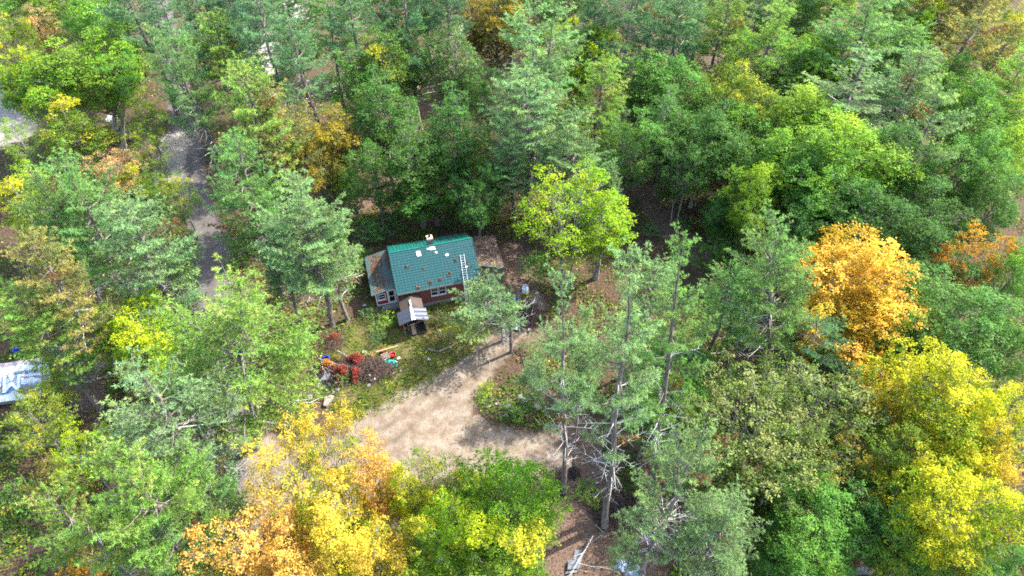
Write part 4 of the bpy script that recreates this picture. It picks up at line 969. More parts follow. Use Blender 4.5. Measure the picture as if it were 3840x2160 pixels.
sl = MB(); a, b_, c_, d_ = c2(300, 910), c2(500, 880), c2(550, 780), c2(430, 790); e = Vector((0, 0, .45)); f_ = Vector((0, 0, .62))
sl.hexa([a, b_, c_ + e * .5, d_ + e * .5], [a + e, b_ + e, c_ + f_, d_ + f_]); tag(sl.build('stone_slab', M_SLATE), 'large grey green stone slab leaning at the left of the debris heap', 'stone slab')
sl = MB(); pts = [c2(x, y) for x, y in ((380, 1370), (440, 1380), (560, 1250), (585, 1180), (540, 1160), (420, 1200))]
vs = [p for p in pts] + [p + Vector((0, 0, .35)) for p in pts]; sl.add(vs, [(5, 4, 3, 2, 1, 0), (6, 7, 8, 9, 10, 11)] + [(i, (i + 1) % 6, (i + 1) % 6 + 6, i + 6) for i in range(6)])
tag(sl.build('stone_slab', M_OLDWOOD), 'brown half round slab with pale rim at the lower left of the debris heap', 'stone slab')
# heaps of sticks
def brush(name, centre, rx, ry, h, n, seed, mat_, label, ln=(.7, 1.9), th=(.012, .035), az=None):
    rg = np.random.default_rng(seed); b = MB()
    for k in range(n):
        q = rg.uniform(0, 6.283); s = rg.random() ** .6; x, y = math.cos(q) * rx * s, math.sin(q) * ry * s; z = h * (1 - s * s) * rg.uniform(.25, 1.05) + .03
        a = rg.uniform(0, 6.283) if az is None else az + rg.normal(0, .5); L = rg.uniform(*ln); d = np.array([math.cos(a), math.sin(a), rg.normal(0, .22)]); m = rg.normal(0, .10, 3); p = np.array([x, y, z]); r = rg.uniform(*th)
        A, B, D = p - d * L / 2, p + m * L, p + d * L / 2; A[2] = max(A[2], .02); D[2] = max(D[2], .02)
        b.tube([A, B, D], [r, r * .8, r * .35], 4, False)
        if rg.random() < .5: b.tube([B, B + (d + rg.normal(0, .6, 3)) * L * .3], [r * .5, r * .2], 3, False)
    o = b.build(name, mat_); o.location = centre; tag(o, label, 'brush heap', 'heaps of cut branches', 'stuff'); return o
brush('brush_heap', c2(1330, 660), 2.3, 1.6, .95, 620, 41, M_BRUSH, 'grey brown heap of cut branches, right half of the debris heap')
brush('brush_heap', c2(760, 690), 2.7, 1.8, .9, 420, 42, M_BRUSH, 'tangled twigs under the red vines, left half of the debris heap')
brush('brush_heap', c3(720, 770), 1.7, 1.6, .9, 460, 43, M_BRUSH, 'dark brown heap of cut branches behind the sawn logs')
brush('brush_heap', c3(450, 640), .8, .6, .35, 120, 44, M_OLDWOOD, 'small pinkish heap of thin twigs below the blue barrel', (.4, 1.0), (.008, .016))
brush('brush_heap', c6(100, 560), .95, 1.5, .6, 240, 45, M_BRUSH, 'heap of thin sticks at the left foot of the thick brown trunk', (.6, 1.4), (.010, .022), 1.2)
brush('brush_heap', c6(400, 410), .55, .6, .5, 90, 46, M_DARKIN, 'small dark heap of roots right of the thick brown trunk', (.4, .9))
brush('brush_heap', c6(1150, 1010), 2.7, 1.9, .95, 760, 47, M_BRUSH, 'widest heap of cut branches at the foot of the forked grey trunk', (.8, 2.2))
brush('brush_heap', gp(1262, 1290), 1.1, 1.0, .9, 90, 48, M_BRUSH, 'reddish bare twigs on the left edge of the yard', (.8, 1.8), (.010, .02))
def vine(c, rx, ry, h, n, seed, pal_, label, cat='vine', size=(.09, .16)):
    rg = np.random.default_rng(seed); q = rg.uniform(0, 6.283, n); s = rg.random(n) ** .55; lump = 1 + .3 * np.sin(q * 3 + seed) ; x = np.cos(q) * rx * s * lump; y = np.sin(q) * ry * s * lump
    z = h * (1 - s ** 2) * rg.uniform(.6, 1.1, n) + .05 + rg.normal(0, .05, n); p = np.column_stack([x, y, np.maximum(z, .02)])
    v, f, l = leaf_quads(p, unit(rg.normal(0, .6, (n, 3)) + [0, 0, .8]), rg.uniform(*size, n), rg, np.column_stack([rg.random(n), np.clip(rg.normal(.5, .25, n), 0, 1), np.zeros(n)]))
    o = link(cat.replace(' ', '_'), np_mesh(cat, v, f, M_LEAF, l)); o.location = c; c1, am, c2_ = PAL[pal_]; o.color = (*c1, am); o['autumn'] = list(c2_)
    tag(o, label, cat, None, 'stuff'); return o
vine(c2(760, 770), .95, .85, 1.45, 1300, 61, 'rd', 'bright red vine leaves in the middle of the debris heap')
vine(c2(1020, 540), .95, .7, 1.5, 1000, 62, 'rd', 'pinkish red vine leaves at the top of the debris heap')
vine(c2(1010, 790), .6, .8, 1.25, 700, 63, 'rd', 'red vine leaves next to the grey branch heap')
vine(c2(690, 900), .5, .35, .6, 380, 64, 'rd', 'dark red vine leaves at the lower edge of the debris heap')
vine(c2(470, 610), .9, .7, 1.1, 700, 65, 'or', 'orange red vine leaves below the navy bin')
vine(c2(640, 500), .9, .6, .8, 420, 66, 'bo', 'yellow brown weeds beside the navy bin')
vine(c2(1300, 430), .65, .4, 1.0, 260, 67, 'pk', 'dry salmon coloured twigs and leaves on the branch heap')
vine(gp(1258, 1276), .8, .7, .9, 260, 68, 'rd', 'dark red shrub leaves on the left edge of the yard')
vine(gp(1508, 1225), .55, .45, .6, 170, 69, 'rd', 'small red leaved plant under the left eave of the porch')
vine(c3(690, 375), .6, .4, .3, 220, 70, 'yo', 'yellow dry weeds at the foot of the white gas tank')
# long bare branches over the debris
def branch(pts, r, label, mat_=None, twigs=5, seed=0):
    rg = np.random.default_rng(seed); b = MB(); P = [Vector(p) for p in pts]; n = len(P)
    b.tube(P, [r * (1 - .75 * i / (n - 1)) for i in range(n)], 5)
    for k in range(twigs):
        i = int(rg.integers(1, n)); p = P[i - 1].lerp(P[i], rg.random()); d = (P[i] - P[i - 1]).normalized() + Vector(rg.normal(0, .55, 3)); b.tube([p, p + d * rg.uniform(.3, .8)], [r * .4, r * .12], 4, False)
    return tag(b.build('fallen_branch', mat_ or M_DEADWOOD), label, 'branch', 'long bare branches')
Z = lambda p, z: p + Vector((0, 0, z))
branch([Z(c2(680, 400), .9), Z(c2(800, 460), 1.0), Z(c2(950, 560), .5)], .035, 'short pale branch across the top of the debris heap')
branch([Z(c2(300, 490), .5), Z(c2(600, 640), 1.0), Z(c2(900, 705), .9)], .03, 'long thin branch arching over the red vines', seed=1)
branch([Z(c2(350, 540), .5), Z(c2(400, 720), .9), Z(c2(520, 890), .6)], .03, 'thin branch hanging towards the grey green slab', seed=2)
branch([Z(c2(160, 640), .6), Z(c2(210, 770), .6), Z(c2(320, 900), .3)], .03, 'thin branch at the far left of the debris heap', seed=3)
branch([Z(c2(310, 610), .4), Z(c2(480, 720), .8), Z(c2(650, 820), .8)], .025, 'thin branch below the orange vine', seed=4)
branch([Z(c3(800, 470), .8), Z(c3(700, 500), 1.0), Z(c3(650, 580), .9), Z(c3(615, 640), .5)], .04, 'pale forked branch on the heap between barrel and logs', seed=5)
branch([Z(gp(2222, 2018), .5), Z(gp(2195, 2070), .7), Z(gp(2165, 2120), .9), Z(gp(2135, 2175), .8)], .07, 'long grey fallen branch over the slate boards at the bottom edge', seed=6, twigs=9)
branch([Z(gp(2168, 2118), .4), Z(gp(2215, 2128), .3), Z(gp(2270, 2130), .2), Z(gp(2320, 2146), .1)], .03, 'thin side branch on the ground right of the slate boards', seed=7)
branch([Z(gp(2232, 1970), .15), Z(gp(2265, 2000), .1), Z(gp(2220, 2032), .1)], .04, 'grey branch on the ground below the forked trunk', seed=8)
branch([Z(gp(1828, 1345), .1), Z(gp(1838, 1360), .1), Z(gp(1833, 1372), .06)], .04, 'white broken branch lying on the wheel track, upper one', M_SCRAPW, 3, 9)
branch([Z(gp(1710, 1388), .1), Z(gp(1695, 1400), .1), Z(gp(1682, 1409), .06)], .05, 'white broken branch lying on the wheel track, lower one', M_SCRAPW, 3, 10)
branch([Z(gp(176, 1543), .12), Z(gp(250, 1529), .14), Z(gp(330, 1510), .12)], .14, 'long grey fallen log at the left, above the yellow green tree', M_OLDWOOD, 0, 11)
branch([Z(gp(1418, 816), .2), Z(gp(1435, 812), .2), Z(gp(1452, 810), .2)], .22, 'short dark log in the shade behind the cabin', M_DARKIN, 0, 12)
branch([Z(gp(1265, 770), .4), Z(gp(1305, 768), .6), Z(gp(1340, 762), .7)], .05, 'bare grey branch on the dark dirt track behind the cabin', M_BRUSH, 9, 13)
branch([Z(gp(305, 1541), 0), Z(gp(313, 1500), .8), Z(gp(322, 1447), 1.6)], .03, 'thin pale leaning pole left of the yellow maple, taller one', M_PLANK, 0, 14)
branch([Z(gp(363, 1545), 0), Z(gp(372, 1480), 1.3)], .025, 'thin pale leaning pole by the end of the fallen log, shorter one', M_PLANK, 0, 15)
branch([Z(gp(2372, 770), .1), Z(gp(2400, 752), .1), Z(gp(2425, 735), .1)], .06, 'dark thin log lying across the leafy path', M_BRUSH, 2, 16)
# navy bin, plank, buckets, tarp, pallet
def tub(name, p, r0, r1, h, mat_, label, cat, seg=20, handle=True, inner=.03, rim=.03, fill=None):
    root = empty(name, p); MB().lathe([(.001, .0), (r0, 0), (r1, h), (r1 + rim, h), (r1 + rim, h + .03), (r1 - inner + .01, h + .03), (r1 - inner, h - .02), (r0 - inner, .06), (.001, .06)], seg).build('body', mat_, root, True)
    if handle:
        MB().tube([(r1 * math.cos(t), .10 * math.sin(t) * 2 + r1 * .2, h + .02 - .0 * t) for t in np.linspace(0, math.pi, 9)], .012, 4).build('handle', M_ALU, root)
    if fill: MB().lathe([(.001, h * .35), (r0 * .55, h * .35), (r0 * .5, h * .7), (.001, h * .72)], 10).build('content', fill, root)
    return tag(root, label, cat)
tub('red_bucket', c2(1725, 385), .22, .32, .42, M_REDP, 'open red bucket behind the teal tarp on the debris heap', 'bucket', fill=M_REDP)
tub('red_bucket', c2(1550, 312), .20, .26, .38, M_REDP, 'dull red bucket beside the light plank, behind the debris heap', 'bucket', fill=M_DARKIN)
bn = empty('navy_bin', c2(430, 500), .35)
bb_ = MB()
for c, s in (((0, 0, .03), (.72, .5, .06)), ((-.35, 0, .30), (.03, .5, .5)), ((.35, 0, .30), (.03, .5, .5)), ((0, -.235, .30), (.67, .03, .5)), ((0, .235, .30), (.67, .03, .5))): bb_.box(c, s)
bb_.build('body', M_DBLUE, bn); rm = MB()
for c, s in (((0, -.26, .56), (.80, .05, .04)), ((0, .26, .56), (.80, .05, .04)), ((-.375, 0, .56), (.05, .47, .04)), ((.375, 0, .56), (.05, .47, .04))): rm.box(c, s)
rm.build('rim', M_BLUE, bn); tag(bn, 'open navy blue plastic bin at the back left of the debris heap', 'bin')
a, b_ = c2(1405, 372), c2(1840, 248); dv = b_ - a
pl = MB(); pl.box((a + b_) / 2 + Vector((0, 0, .62)), (dv.length, .16, .045), Matrix.Rotation(math.atan2(dv.y, dv.x), 3, 'Z')); tag(pl.build('plank', M_PLANK), 'long light wooden plank behind the red bucket', 'plank')
plr = empty('pallet', c2(1590, 440), .5)
for k in range(5): MB().box((0, -.34 + k * .17, .50 + .02 * k), (.80, .10, .025)).build('slat', M_OLDWOOD, plr)
for k in (-.32, .32): MB().box((k, 0, .44), (.08, .78, .08)).build('runner', M_OLDWOOD, plr)
tag(plr, 'grey slatted pallet left of the open red bucket', 'pallet')
def crumpled(name, p, sx, sy, h, mat_, label, cat, seed, n=14, rz=0):
    rg = np.random.default_rng(seed); xs = np.linspace(-1, 1, n); v = []; k = rg.normal(size=(5, 4))
    for y in xs:
        for x in xs:
            z = .5 + .25 * sum(math.sin(k[i, 0] * 3 * x + k[i, 1] * 3 * y + k[i, 2] * 4) for i in range(5)) / 1.6; e = 1 + .12 * math.sin(7 * math.atan2(y, x) + k[0, 3])
            z *= max(0, 1 - .75 * max(abs(x), abs(y)) ** 4); v.append((x * sx * e, y * sy * e, max(.02, z * h + rg.normal(0, .02))))
    b = MB(); b.add(v, [(j * n + i, j * n + i + 1, (j + 1) * n + i + 1, (j + 1) * n + i) for j in range(n - 1) for i in range(n - 1)]); o = b.build(name, mat_); o.location = p; o.rotation_euler = (0, 0, rz)
    md = o.modifiers.new('thickness', 'SOLIDIFY'); md.thickness = .012; tag(o, label, cat); return o
crumpled('tarp', c2(1655, 555), .72, .5, .85, M_TEAL, 'crumpled teal tarp at the right end of the debris heap', 'tarp', 3, 18, .3)
# cut blocks in front of the branch heap
blk = MB().box((0, 0, .5), (1, 1, 1)).mesh('wood_block', M_STONEW)
bl_ = [(1215, 695, 'leftmost of the row'), (1268, 705, 'second of the row'), (1325, 690, 'third of the row'), (1390, 650, 'slanting one'), (1470, 640, 'pale one beside the slanting one'), (1530, 630, 'one under the tarp, left'), (1640, 625, 'big one under the tarp, right'), (1725, 590, 'one right of the tarp'), (1270, 820, 'pale one alone below the row'), (1240, 645, 'one above the row'), (1350, 745, 'one below the row, middle'), (1430, 720, 'dark one below the row'), (1500, 720, 'dark one near the white scraps'), (1330, 870, 'one near the yellow grass')]
for i, (x, y, t_) in enumerate(bl_):
    o = link('wood_block', blk); o.location = c2(x, y + 18); o.scale = (random.uniform(.26, .42), random.uniform(.18, .24), random.uniform(.22, .34)); o.rotation_euler = (random.gauss(0, .15), random.gauss(0, .2), random.uniform(-.5, .8)); tag(o, 'grey cut block at the front of the debris heap, ' + t_, 'block', 'cut blocks of the debris heap')
for i, (p, s, t_) in enumerate([(c2(1740, 722), (.34, .22), 'on the yellow grass below the tarp, left one'), (c2(1875, 665), (.22, .28), 'on the yellow grass below the tarp, right one'), (c2(1550, 752), (.16, .2), 'at the edge of the yellow grass'), (c2(1390, 885), (.12, .34), 'below the branch heap, upright strip'), (c2(1285, 818), (.28, .14), 'on the branch heap'), (c2(1850, 480), (.36, .28), 'right of the teal tarp'), (c2(1800, 545), (.3, .12), 'beside the teal tarp, thin strip'), (gp(1367, 1146), (.42, .26), 'in the weeds left of the red lean-to'),
        (gp(1608, 1348), (.34, .26), 'in the grass below the timber edging'), (gp(1834, 1524), (.26, .18), 'on the green verge left of the boulders'), (gp(1861, 1514), (.2, .18), 'between verge and boulders'), (gp(2238, 1811), (.26, .14), 'on the leafy floor left of the forked trunk'), (gp(2316, 1809), (.26, .16), 'on the leafy floor right of the forked trunk'), (gp(2271, 1790), (.10, .3), 'thin strip beside the forked trunk'), (gp(2224, 1774), (.16, .16), 'small one between the two big trunks'), (gp(2662, 903), (.14, .5), 'beside the lower leafy path'), (gp(2618, 832), (.5, .25), 'above the orange red can by the leafy path')]):
    rg = random.Random(i); b = MB(); q = [(-s[0] / 2, -s[1] / 2), (s[0] / 2, -s[1] / 2 * .8), (s[0] / 2 * .9, s[1] / 2), (-s[0] / 2 * 1.05, s[1] / 2 * .85)]; z = .5 if i in (3, 4, 5, 6) else .04
    b.hexa([(x, y, z) for x, y in q], [(x, y, z + .03 + rg.uniform(0, .1)) for x, y in q]); o = b.build('white_scrap', M_SCRAPW); o.location = p; o.rotation_euler = (0, 0, rg.uniform(-.6, .9)); tag(o, 'white scrap ' + t_, 'scrap', 'white scraps lying about')
# yard edging timbers
for i, (a, b_, t_) in enumerate([((1608, 1312), (1650, 1322), 'left'), ((1646, 1318), (1690, 1300), 'middle'), ((1684, 1304), (1716, 1284), 'right')]):
    branch([Z(gp(*a), .12), Z(gp(*b_), .14)], .13, 'weathered timber edging of the yard below the lopsided pine, %s piece' % t_, M_OLDWOOD, 0, 30 + i)
# gas tank, blue barrel, ring
tk = empty('gas_tank', c3(668, 305)); bd = MB().lathe([(.001, .06), (.30, .06), (.37, .14), (.38, .22), (.38, .85), (.34, .97), (.22, 1.04), (.001, 1.05)], 24).build('body', M_TANK, tk, True)
MB().lathe([(.24, 1.0), (.25, 1.0), (.25, 1.22), (.22, 1.22), (.22, 1.01)], 20).build('collar', M_TANK, tk); MB().lathe([(.30, .0), (.32, .0), (.32, .10), (.30, .10), (.30, .0)], 20).build('foot_ring', M_TANK, tk)
MB().lathe([(.001, 1.04), (.05, 1.04), (.05, 1.16), (.001, 1.17)], 8).build('valve', M_RUBBER, tk); MB().tube([(.03, -.05, 1.12), (.06, -.30, 1.16), (.05, -.40, 1.0), (.04, -.40, .5), (.05, -.42, .08)], .016, 5).build('hose', M_RUBBER, tk)
tag(tk, 'white upright gas tank with collar right of the cabin', 'gas tank')
br_ = tub('blue_barrel', c3(472, 535), .27, .29, .90, M_BLUE, 'open bright blue barrel above the branch heap', 'barrel', 24, False, .03, .015)
for z in (.3, .6): MB().lathe([(.28, z - .03), (.305, z), (.28, z + .03)], 24).build('hoop', M_BLUE, br_)
MB().box((.05, .06, .72), (.05, .03, .40)).build('content', M_SCRAPB, br_)
b = MB(); b.tube([(.24 * math.cos(t), .24 * math.sin(t), .05) for t in np.linspace(0, 6.283, 21)], .035, 6, False); o = b.build('plastic_ring', M_SCRAPW); o.location = c3(550, 328); tag(o, 'white plastic ring on the ground between barrel and gas tank', 'ring')
# sawn logs
def log_thing(p, r, ln, az, el, label, group):
    root = empty('sawn_log', p); d = Vector((math.cos(az) * math.cos(el), math.sin(az) * math.cos(el), math.sin(el))); MB().tube([d * (-ln / 2) , d * (ln / 2)], [r, r * .96], 10, False).build('bark', M_BARK_P, root)
    for s in (-1, 1):
        b = MB(); b.tube([d * (s * ln / 2 - .004 * s), d * (s * ln / 2 + .004 * s)], r * .94, 10); b.build('cut_end', M_LOGEND if r < .3 else M_SCRAPW, root)
    return tag(root, label, 'log', group)
lp = ['topmost left', 'white faced one at the left', 'second row left', 'big one at the top', 'standing one in the middle', 'lowest pale one', 'thick one at the bottom middle', 'thick one at the right', 'far left one on the ground', 'one leaning at the top right', 'small one beside the top', 'narrow one at the bottom right', 'one behind the thick right one']
for i, (x, y, r, ln, az, el) in enumerate([(470, 768, .17, .4, -1.4, .9), (462, 825, .19, .45, -.6, .5), (540, 858, .18, .4, -1.5, .9), (590, 795, .22, .55, .8, .2), (645, 868, .17, .5, -1.0, .6), (505, 918, .17, .45, .3, .3), (600, 915, .24, .5, -.7, .3), (700, 895, .25, .5, .5, .2), (392, 918, .14, .4, -1.3, .4), (690, 765, .15, .6, .9, .3), (530, 795, .13, .4, -.9, .2), (555, 965, .12, .5, 1.3, .2), (745, 840, .18, .6, .4, .1)]):
    log_thing(c3(x, y + 15) + Vector((0, 0, r + .05)), r, ln, az, el, 'sawn log in the pile by the dead stub, ' + lp[i], 'sawn logs in the pile')
def tyre(p, label, tilt, az, rim=False, r=.34):
    root = empty('tyre', p); root.rotation_euler = (tilt, 0, az); seg = 24; prof = [(r * .62 + .09 * math.cos(t) + .07, .10 * math.sin(t)) for t in np.linspace(0, 6.283, 11)]
    MB().lathe(prof, seg).build('rubber', M_RUBBER, root, True)
    tr_ = MB()
    for k in range(seg):
        q = 6.283 * k / seg; tr_.box((math.cos(q) * (r + .035), math.sin(q) * (r + .035), 0), (.03, .05, .15), Matrix.Rotation(q, 3, 'Z'))
    tr_.build('tread', M_RUBBER, root)
    if rim:
        MB().lathe([(r * .58, -.05), (r * .62, .05), (r * .5, .02), (.06, .0), (.001, .01)], seg).build('rim', M_ALU, root)
    return tag(root, label, 'tyre', 'discarded tyres')
tyre(c3(500, 1000) + Vector((0, 0, .14)), 'black tyre with a wheel lying below the sawn logs', .25, 0, True)
tyre(c6(1768, 900) + Vector((0, 0, .38)), 'black tyre standing on edge at the right end of the widest branch heap', 1.35, .5)
tyre(c6(1660, 880) + Vector((0, 0, .20)), 'black tyre lying flat beside the standing one', .3, .2)
tub('white_pot', c3(755, 1045), .12, .15, .22, M_SCRAPW, 'small white pot on the ground below the sawn logs', 'pot', 14, True, .02, .015)
rb = empty('red_crate', c6(1510, 700), .3)
for c, s in (((0, 0, .03), (.5, .38, .05)), ((-.24, 0, .2), (.03, .38, .3)), ((.24, 0, .2), (.03, .38, .3))): MB().box(c, s).build('panel', M_REDP, rb)
for y in (-.18, .18): MB().box((0, y, .2), (.45, .02, .3)).build('panel', M_REDP, rb)
tag(rb, 'faded red crate at the foot of the right leaning trunk', 'crate')
# bottom edge scraps
def board(pts, th, mat_, label, name='slate_board', z=.06, cat='board', grp=None):
    P = [gp(*q) for q in pts]; b = MB(); b.hexa([Z(p, z) for p in P], [Z(p, z + th) for p in P]); return tag(b.build(name, mat_), label, cat, grp)
board([(2127, 2141), (2172, 2136), (2181, 2100), (2131, 2106)], .05, M_SLATE, 'slate grey board at the bottom edge, upper one of the stack', z=.30, grp='slate boards')
board([(2118, 2154), (2160, 2148), (2172, 2136), (2127, 2142)], .05, M_SLATE, 'slate grey board at the bottom edge, lower one of the stack', z=.12, grp='slate boards')
board([(2150, 2098), (2184, 2095), (2184, 2062), (2156, 2062)], .05, M_SLATE, 'slate grey board behind the stack at the bottom edge', z=.05, grp='slate boards')
board([(2194, 2148), (2206, 2144), (2204, 2139), (2192, 2143)], .08, M_PLANK, 'short pale timber offcut right of the slate boards', 'offcut', cat='offcut')
crumpled('sheet_metal', gp(2345, 2125), .8, .5, .5, M_SCRAPB, 'crumpled blue grey sheet metal at the bottom edge, left piece', 'sheet metal', 5, 10, -.4)
crumpled('sheet_metal', gp(2385, 2150), .6, .6, .45, M_SCRAPB, 'crumpled blue grey sheet metal at the bottom edge, right piece', 'sheet metal', 6, 10, -.9)
crumpled('plastic_sheet', gp(3118, 2128), .75, .6, .5, M_SCRAPB, 'crumpled blue and white plastic sheet at the bottom right', 'plastic sheet', 7, 12, .2)
crumpled('plastic_sheet', gp(3165, 2140), .6, .45, .5, M_SCRAPW, 'torn white plastic sheet right of the blue and white one', 'plastic sheet', 8, 12, .8)
board([(3185, 2165), (3265, 2160), (3238, 2130), (3205, 2138)], .08, M_SLATE, 'grey flat board at the bottom right beside the plastic sheets', z=.5)
# upper left scrap and other far things
so = empty('orange_barrow', gp(432, 412), .5)
MB().hexa([(-.5, -.3, .35), (.35, -.25, .35), (.35, .25, .35), (-.5, .3, .35)], [(-.75, -.42, .75), (.55, -.38, .75), (.55, .38, .75), (-.75, .42, .75)]).build('tray', M_RUSTROOF, so)
MB().tube([(.5, -.25, .5), (1.1, -.35, .55)], .03, 5).build('handle', M_OLDWOOD, so); MB().tube([(.5, .25, .5), (1.1, .35, .55)], .03, 5).build('handle', M_OLDWOOD, so)
MB().lathe([(.001, -.06), (.2, -.06), (.2, .06), (.001, .06)], 12, (-.9, 0, .2)).build('wheel', M_RUBBER, so); tag(so, 'orange red barrow in the scrap heap behind the two bare trunks', 'barrow')
for i, (u, v, m_, t_) in enumerate([(411, 441, M_SCRAPW, 'white bag'), (405, 450, M_SCRAPB, 'blue grey sheet'), (430, 440, M_SCRAPW, 'pale sheet'), (395, 455, M_DARKIN, 'dark sheet')]):
    crumpled('scrap_sheet', gp(u, v), .45, .4, .4, m_, t_ + ' in the scrap heap at the upper left, beside the orange barrow', 'scrap', 20 + i, 8, i)
bs = empty('board_stack', gp(1022, 325), .2)
for k in range(5): MB().box((0, 0, .12 + k * .16), (2.2 - .05 * k, .9, .13)).build('board', M_RUSTROOF, bs)
tag(bs, 'low stack of reddish boards between the pine trunks above the road', 'board stack')
tub('blue_tub', gp(2711, 792), .42, .50, .40, M_BLUE, 'blue tub half hidden in the shade right of the leafy path', 'tub', 20, False)
tub('red_can', gp(2603, 850), .17, .17, .42, M_REDP, 'orange red can beside the leafy path', 'can', 14, True)
tub('blue_barrel', gp(74, 1330), .28, .30, .85, M_BLUE, 'blue barrel in the shade behind the tarp covered shed', 'barrel', 20, False)
# old frames leaning behind the lean-to
of = empty('old_door', hw(-2.1, 8.0, 0), HYAW)
MB().box((0, 0, .35), (1.3, .9, .06), Matrix.Rotation(.3, 3, 'X')).build('panel', M_RED, of)
for x in (-.62, 0, .62): MB().box((x, -.03, .40), (.08, .9, .06), Matrix.Rotation(.3, 3, 'X')).build('stile', M_SCRAPW, of)
tag(of, 'old dark red door with pale frame lying behind the lean-to', 'old door')
# dead stub by the log pile
p = gp(1916, 1322); b = MB(); b.tube([(0, 0, -.2), (.02, 0, .5), (-.03, .03, 2.4), (.0, .02, 4.3)], [.24, .19, .165, .15], 9); o = b.build('tree_stub', M_BARK_P); o.location = p; tag(o, 'broken dead trunk standing beside the lopsided pine', 'tree stub')
p = gp(745, 1090)
# tarp covered shed at the left edge
sh = empty('tarp_shed', gp(120, 1500), R(11)); sh.location = (-45.95, 39.0, -.05)
Wd, Ln = 3.0, 9.0
MB().hexa([(-Ln, -.05, 0), (-.1, -.05, 0), (-.1, 3.0, 0), (-Ln, 3.0, 0)], [(-Ln, -.05, 1.0), (-.1, -.05, 1.0), (-.1, 3.0, 2.5), (-Ln, 3.0, 2.5)]).build('body', M_OLDWOOD, sh)
n = 20; v = []; fr_ = Vector((0, -.35, .85)); tp = Vector((0, 3.1, 2.62))
def tarp_pt(s, t): return Vector((-Ln + Ln * s, 0, 0)) + fr_.lerp(tp, t) + Vector((0, 0, .05 * math.sin(s * 23 + t * 3) * math.sin(t * 5 + s * 4) + .04 * math.sin(t * 17 + s * 9)))
for j in range(n + 1):
    for i in range(n * 2 + 1): v.append(tarp_pt(i / (2 * n), j / n))
m_t, nt = mat_new('printed_tarp'); tcx = N(nt, 'ShaderNodeTexCoord'); sp = N(nt, 'ShaderNodeSeparateXYZ'); nt.links.new(tcx.outputs['Object'], sp.inputs[0])
nn1 = noise(nt, .55, 4, .6, 'obj', 4); nn2 = noise(nt, 3.0, 4, .6, 'obj', 6)
yb = mth(nt, 'ADD', sp.outputs[1], mth(nt, 'MULTIPLY', mth(nt, 'SUBTRACT', nn1, .5), 1.6))
bl1 = mth(nt, 'MULTIPLY', ramp(nt, yb, .25, .32), ramp(nt, yb, 1.0, .92)); blue = mixc(nt, nn2, (.04, .07, .15), (.12, .17, .28))
wht = mixc(nt, ramp(nt, nn2, .4, .7), (.34, .39, .46), (.45, .48, .52)); ct = mixc(nt, bl1, wht, blue)
ct = mixc(nt, mth(nt, 'MULTIPLY', ramp(nt, yb, 2.7, 2.85), .8), ct, (.22, .15, .14)); finish(nt, ct, .38, 0, nn2, .2, .02, .5)
b = MB(); b.add(v, [(j * (2 * n + 1) + i, j * (2 * n + 1) + i + 1, (j + 1) * (2 * n + 1) + i + 1, (j + 1) * (2 * n + 1) + i) for j in range(n) for i in range(2 * n)]); tarp = b.build('tarp_roof', m_t, sh, True)
M_FLAP = simple('white_tarp', (.33, .37, .38), .5, var=.12)
MB().add([(.0, -.30, .90), (.0, 3.08, 2.58), (.34, 2.5, 1.5), (.36, .9, .55), (.22, -.1, .1), (.02, -.34, .2)], [(5, 4, 3, 2, 1, 0)]).build('end_flap', M_FLAP, sh).modifiers.new('t', 'SOLIDIFY').thickness = .02
MB().tube([tarp_pt(1, t) + Vector((.01, 0, .02)) for t in np.linspace(0, 1, 8)], .035, 5).build('edge_rope', M_RUBBER, sh)
tdir = (tp - fr_).normalized(); tn_ = Vector((1, 0, 0)).cross(tdir).normalized()
def lettering(text, s, t, size, mat_, bold=.0):
    cu = bpy.data.curves.new('lettering', 'FONT'); cu.body = text; cu.size = size; cu.offset = bold; cu.extrude = .004; cu.resolution_u = 3
    ob = bpy.data.objects.new('tmp', cu); COL.objects.link(ob); dg = bpy.context.evaluated_depsgraph_get(); me = bpy.data.meshes.new_from_object(ob.evaluated_get(dg)); bpy.data.objects.remove(ob); bpy.data.curves.remove(cu)
    me.materials.clear(); me.materials.append(mat_); o = link('lettering', me, tarp); X, Y = Vector((-1, 0, 0)), -tdir; Zv = X.cross(Y)
    o.matrix_local = Matrix.Translation(tarp_pt(s, t) + Zv * .085) @ Matrix((X, Y, Zv)).transposed().to_4x4(); return o
M_INK = simple('dark_print', (.035, .045, .075), .5); M_PRT = simple('white_print', (.48, .53, .58), .45, var=.05); M_INKB = simple('blue_print', (.09, .14, .26), .5)
lettering('Marlboro', .972, .72, .62, M_INK, .008)
lettering('Ma', .80, .64, 2.35, M_INKB, .10); o = lettering('Ma', .80, .64, 2.35, M_PRT, .03); o.location += -tdir.cross(Vector((1, 0, 0))) * .0 + tn_ * .015
tag(sh, 'low shed under a blue and white printed tarp at the left edge', 'shed')

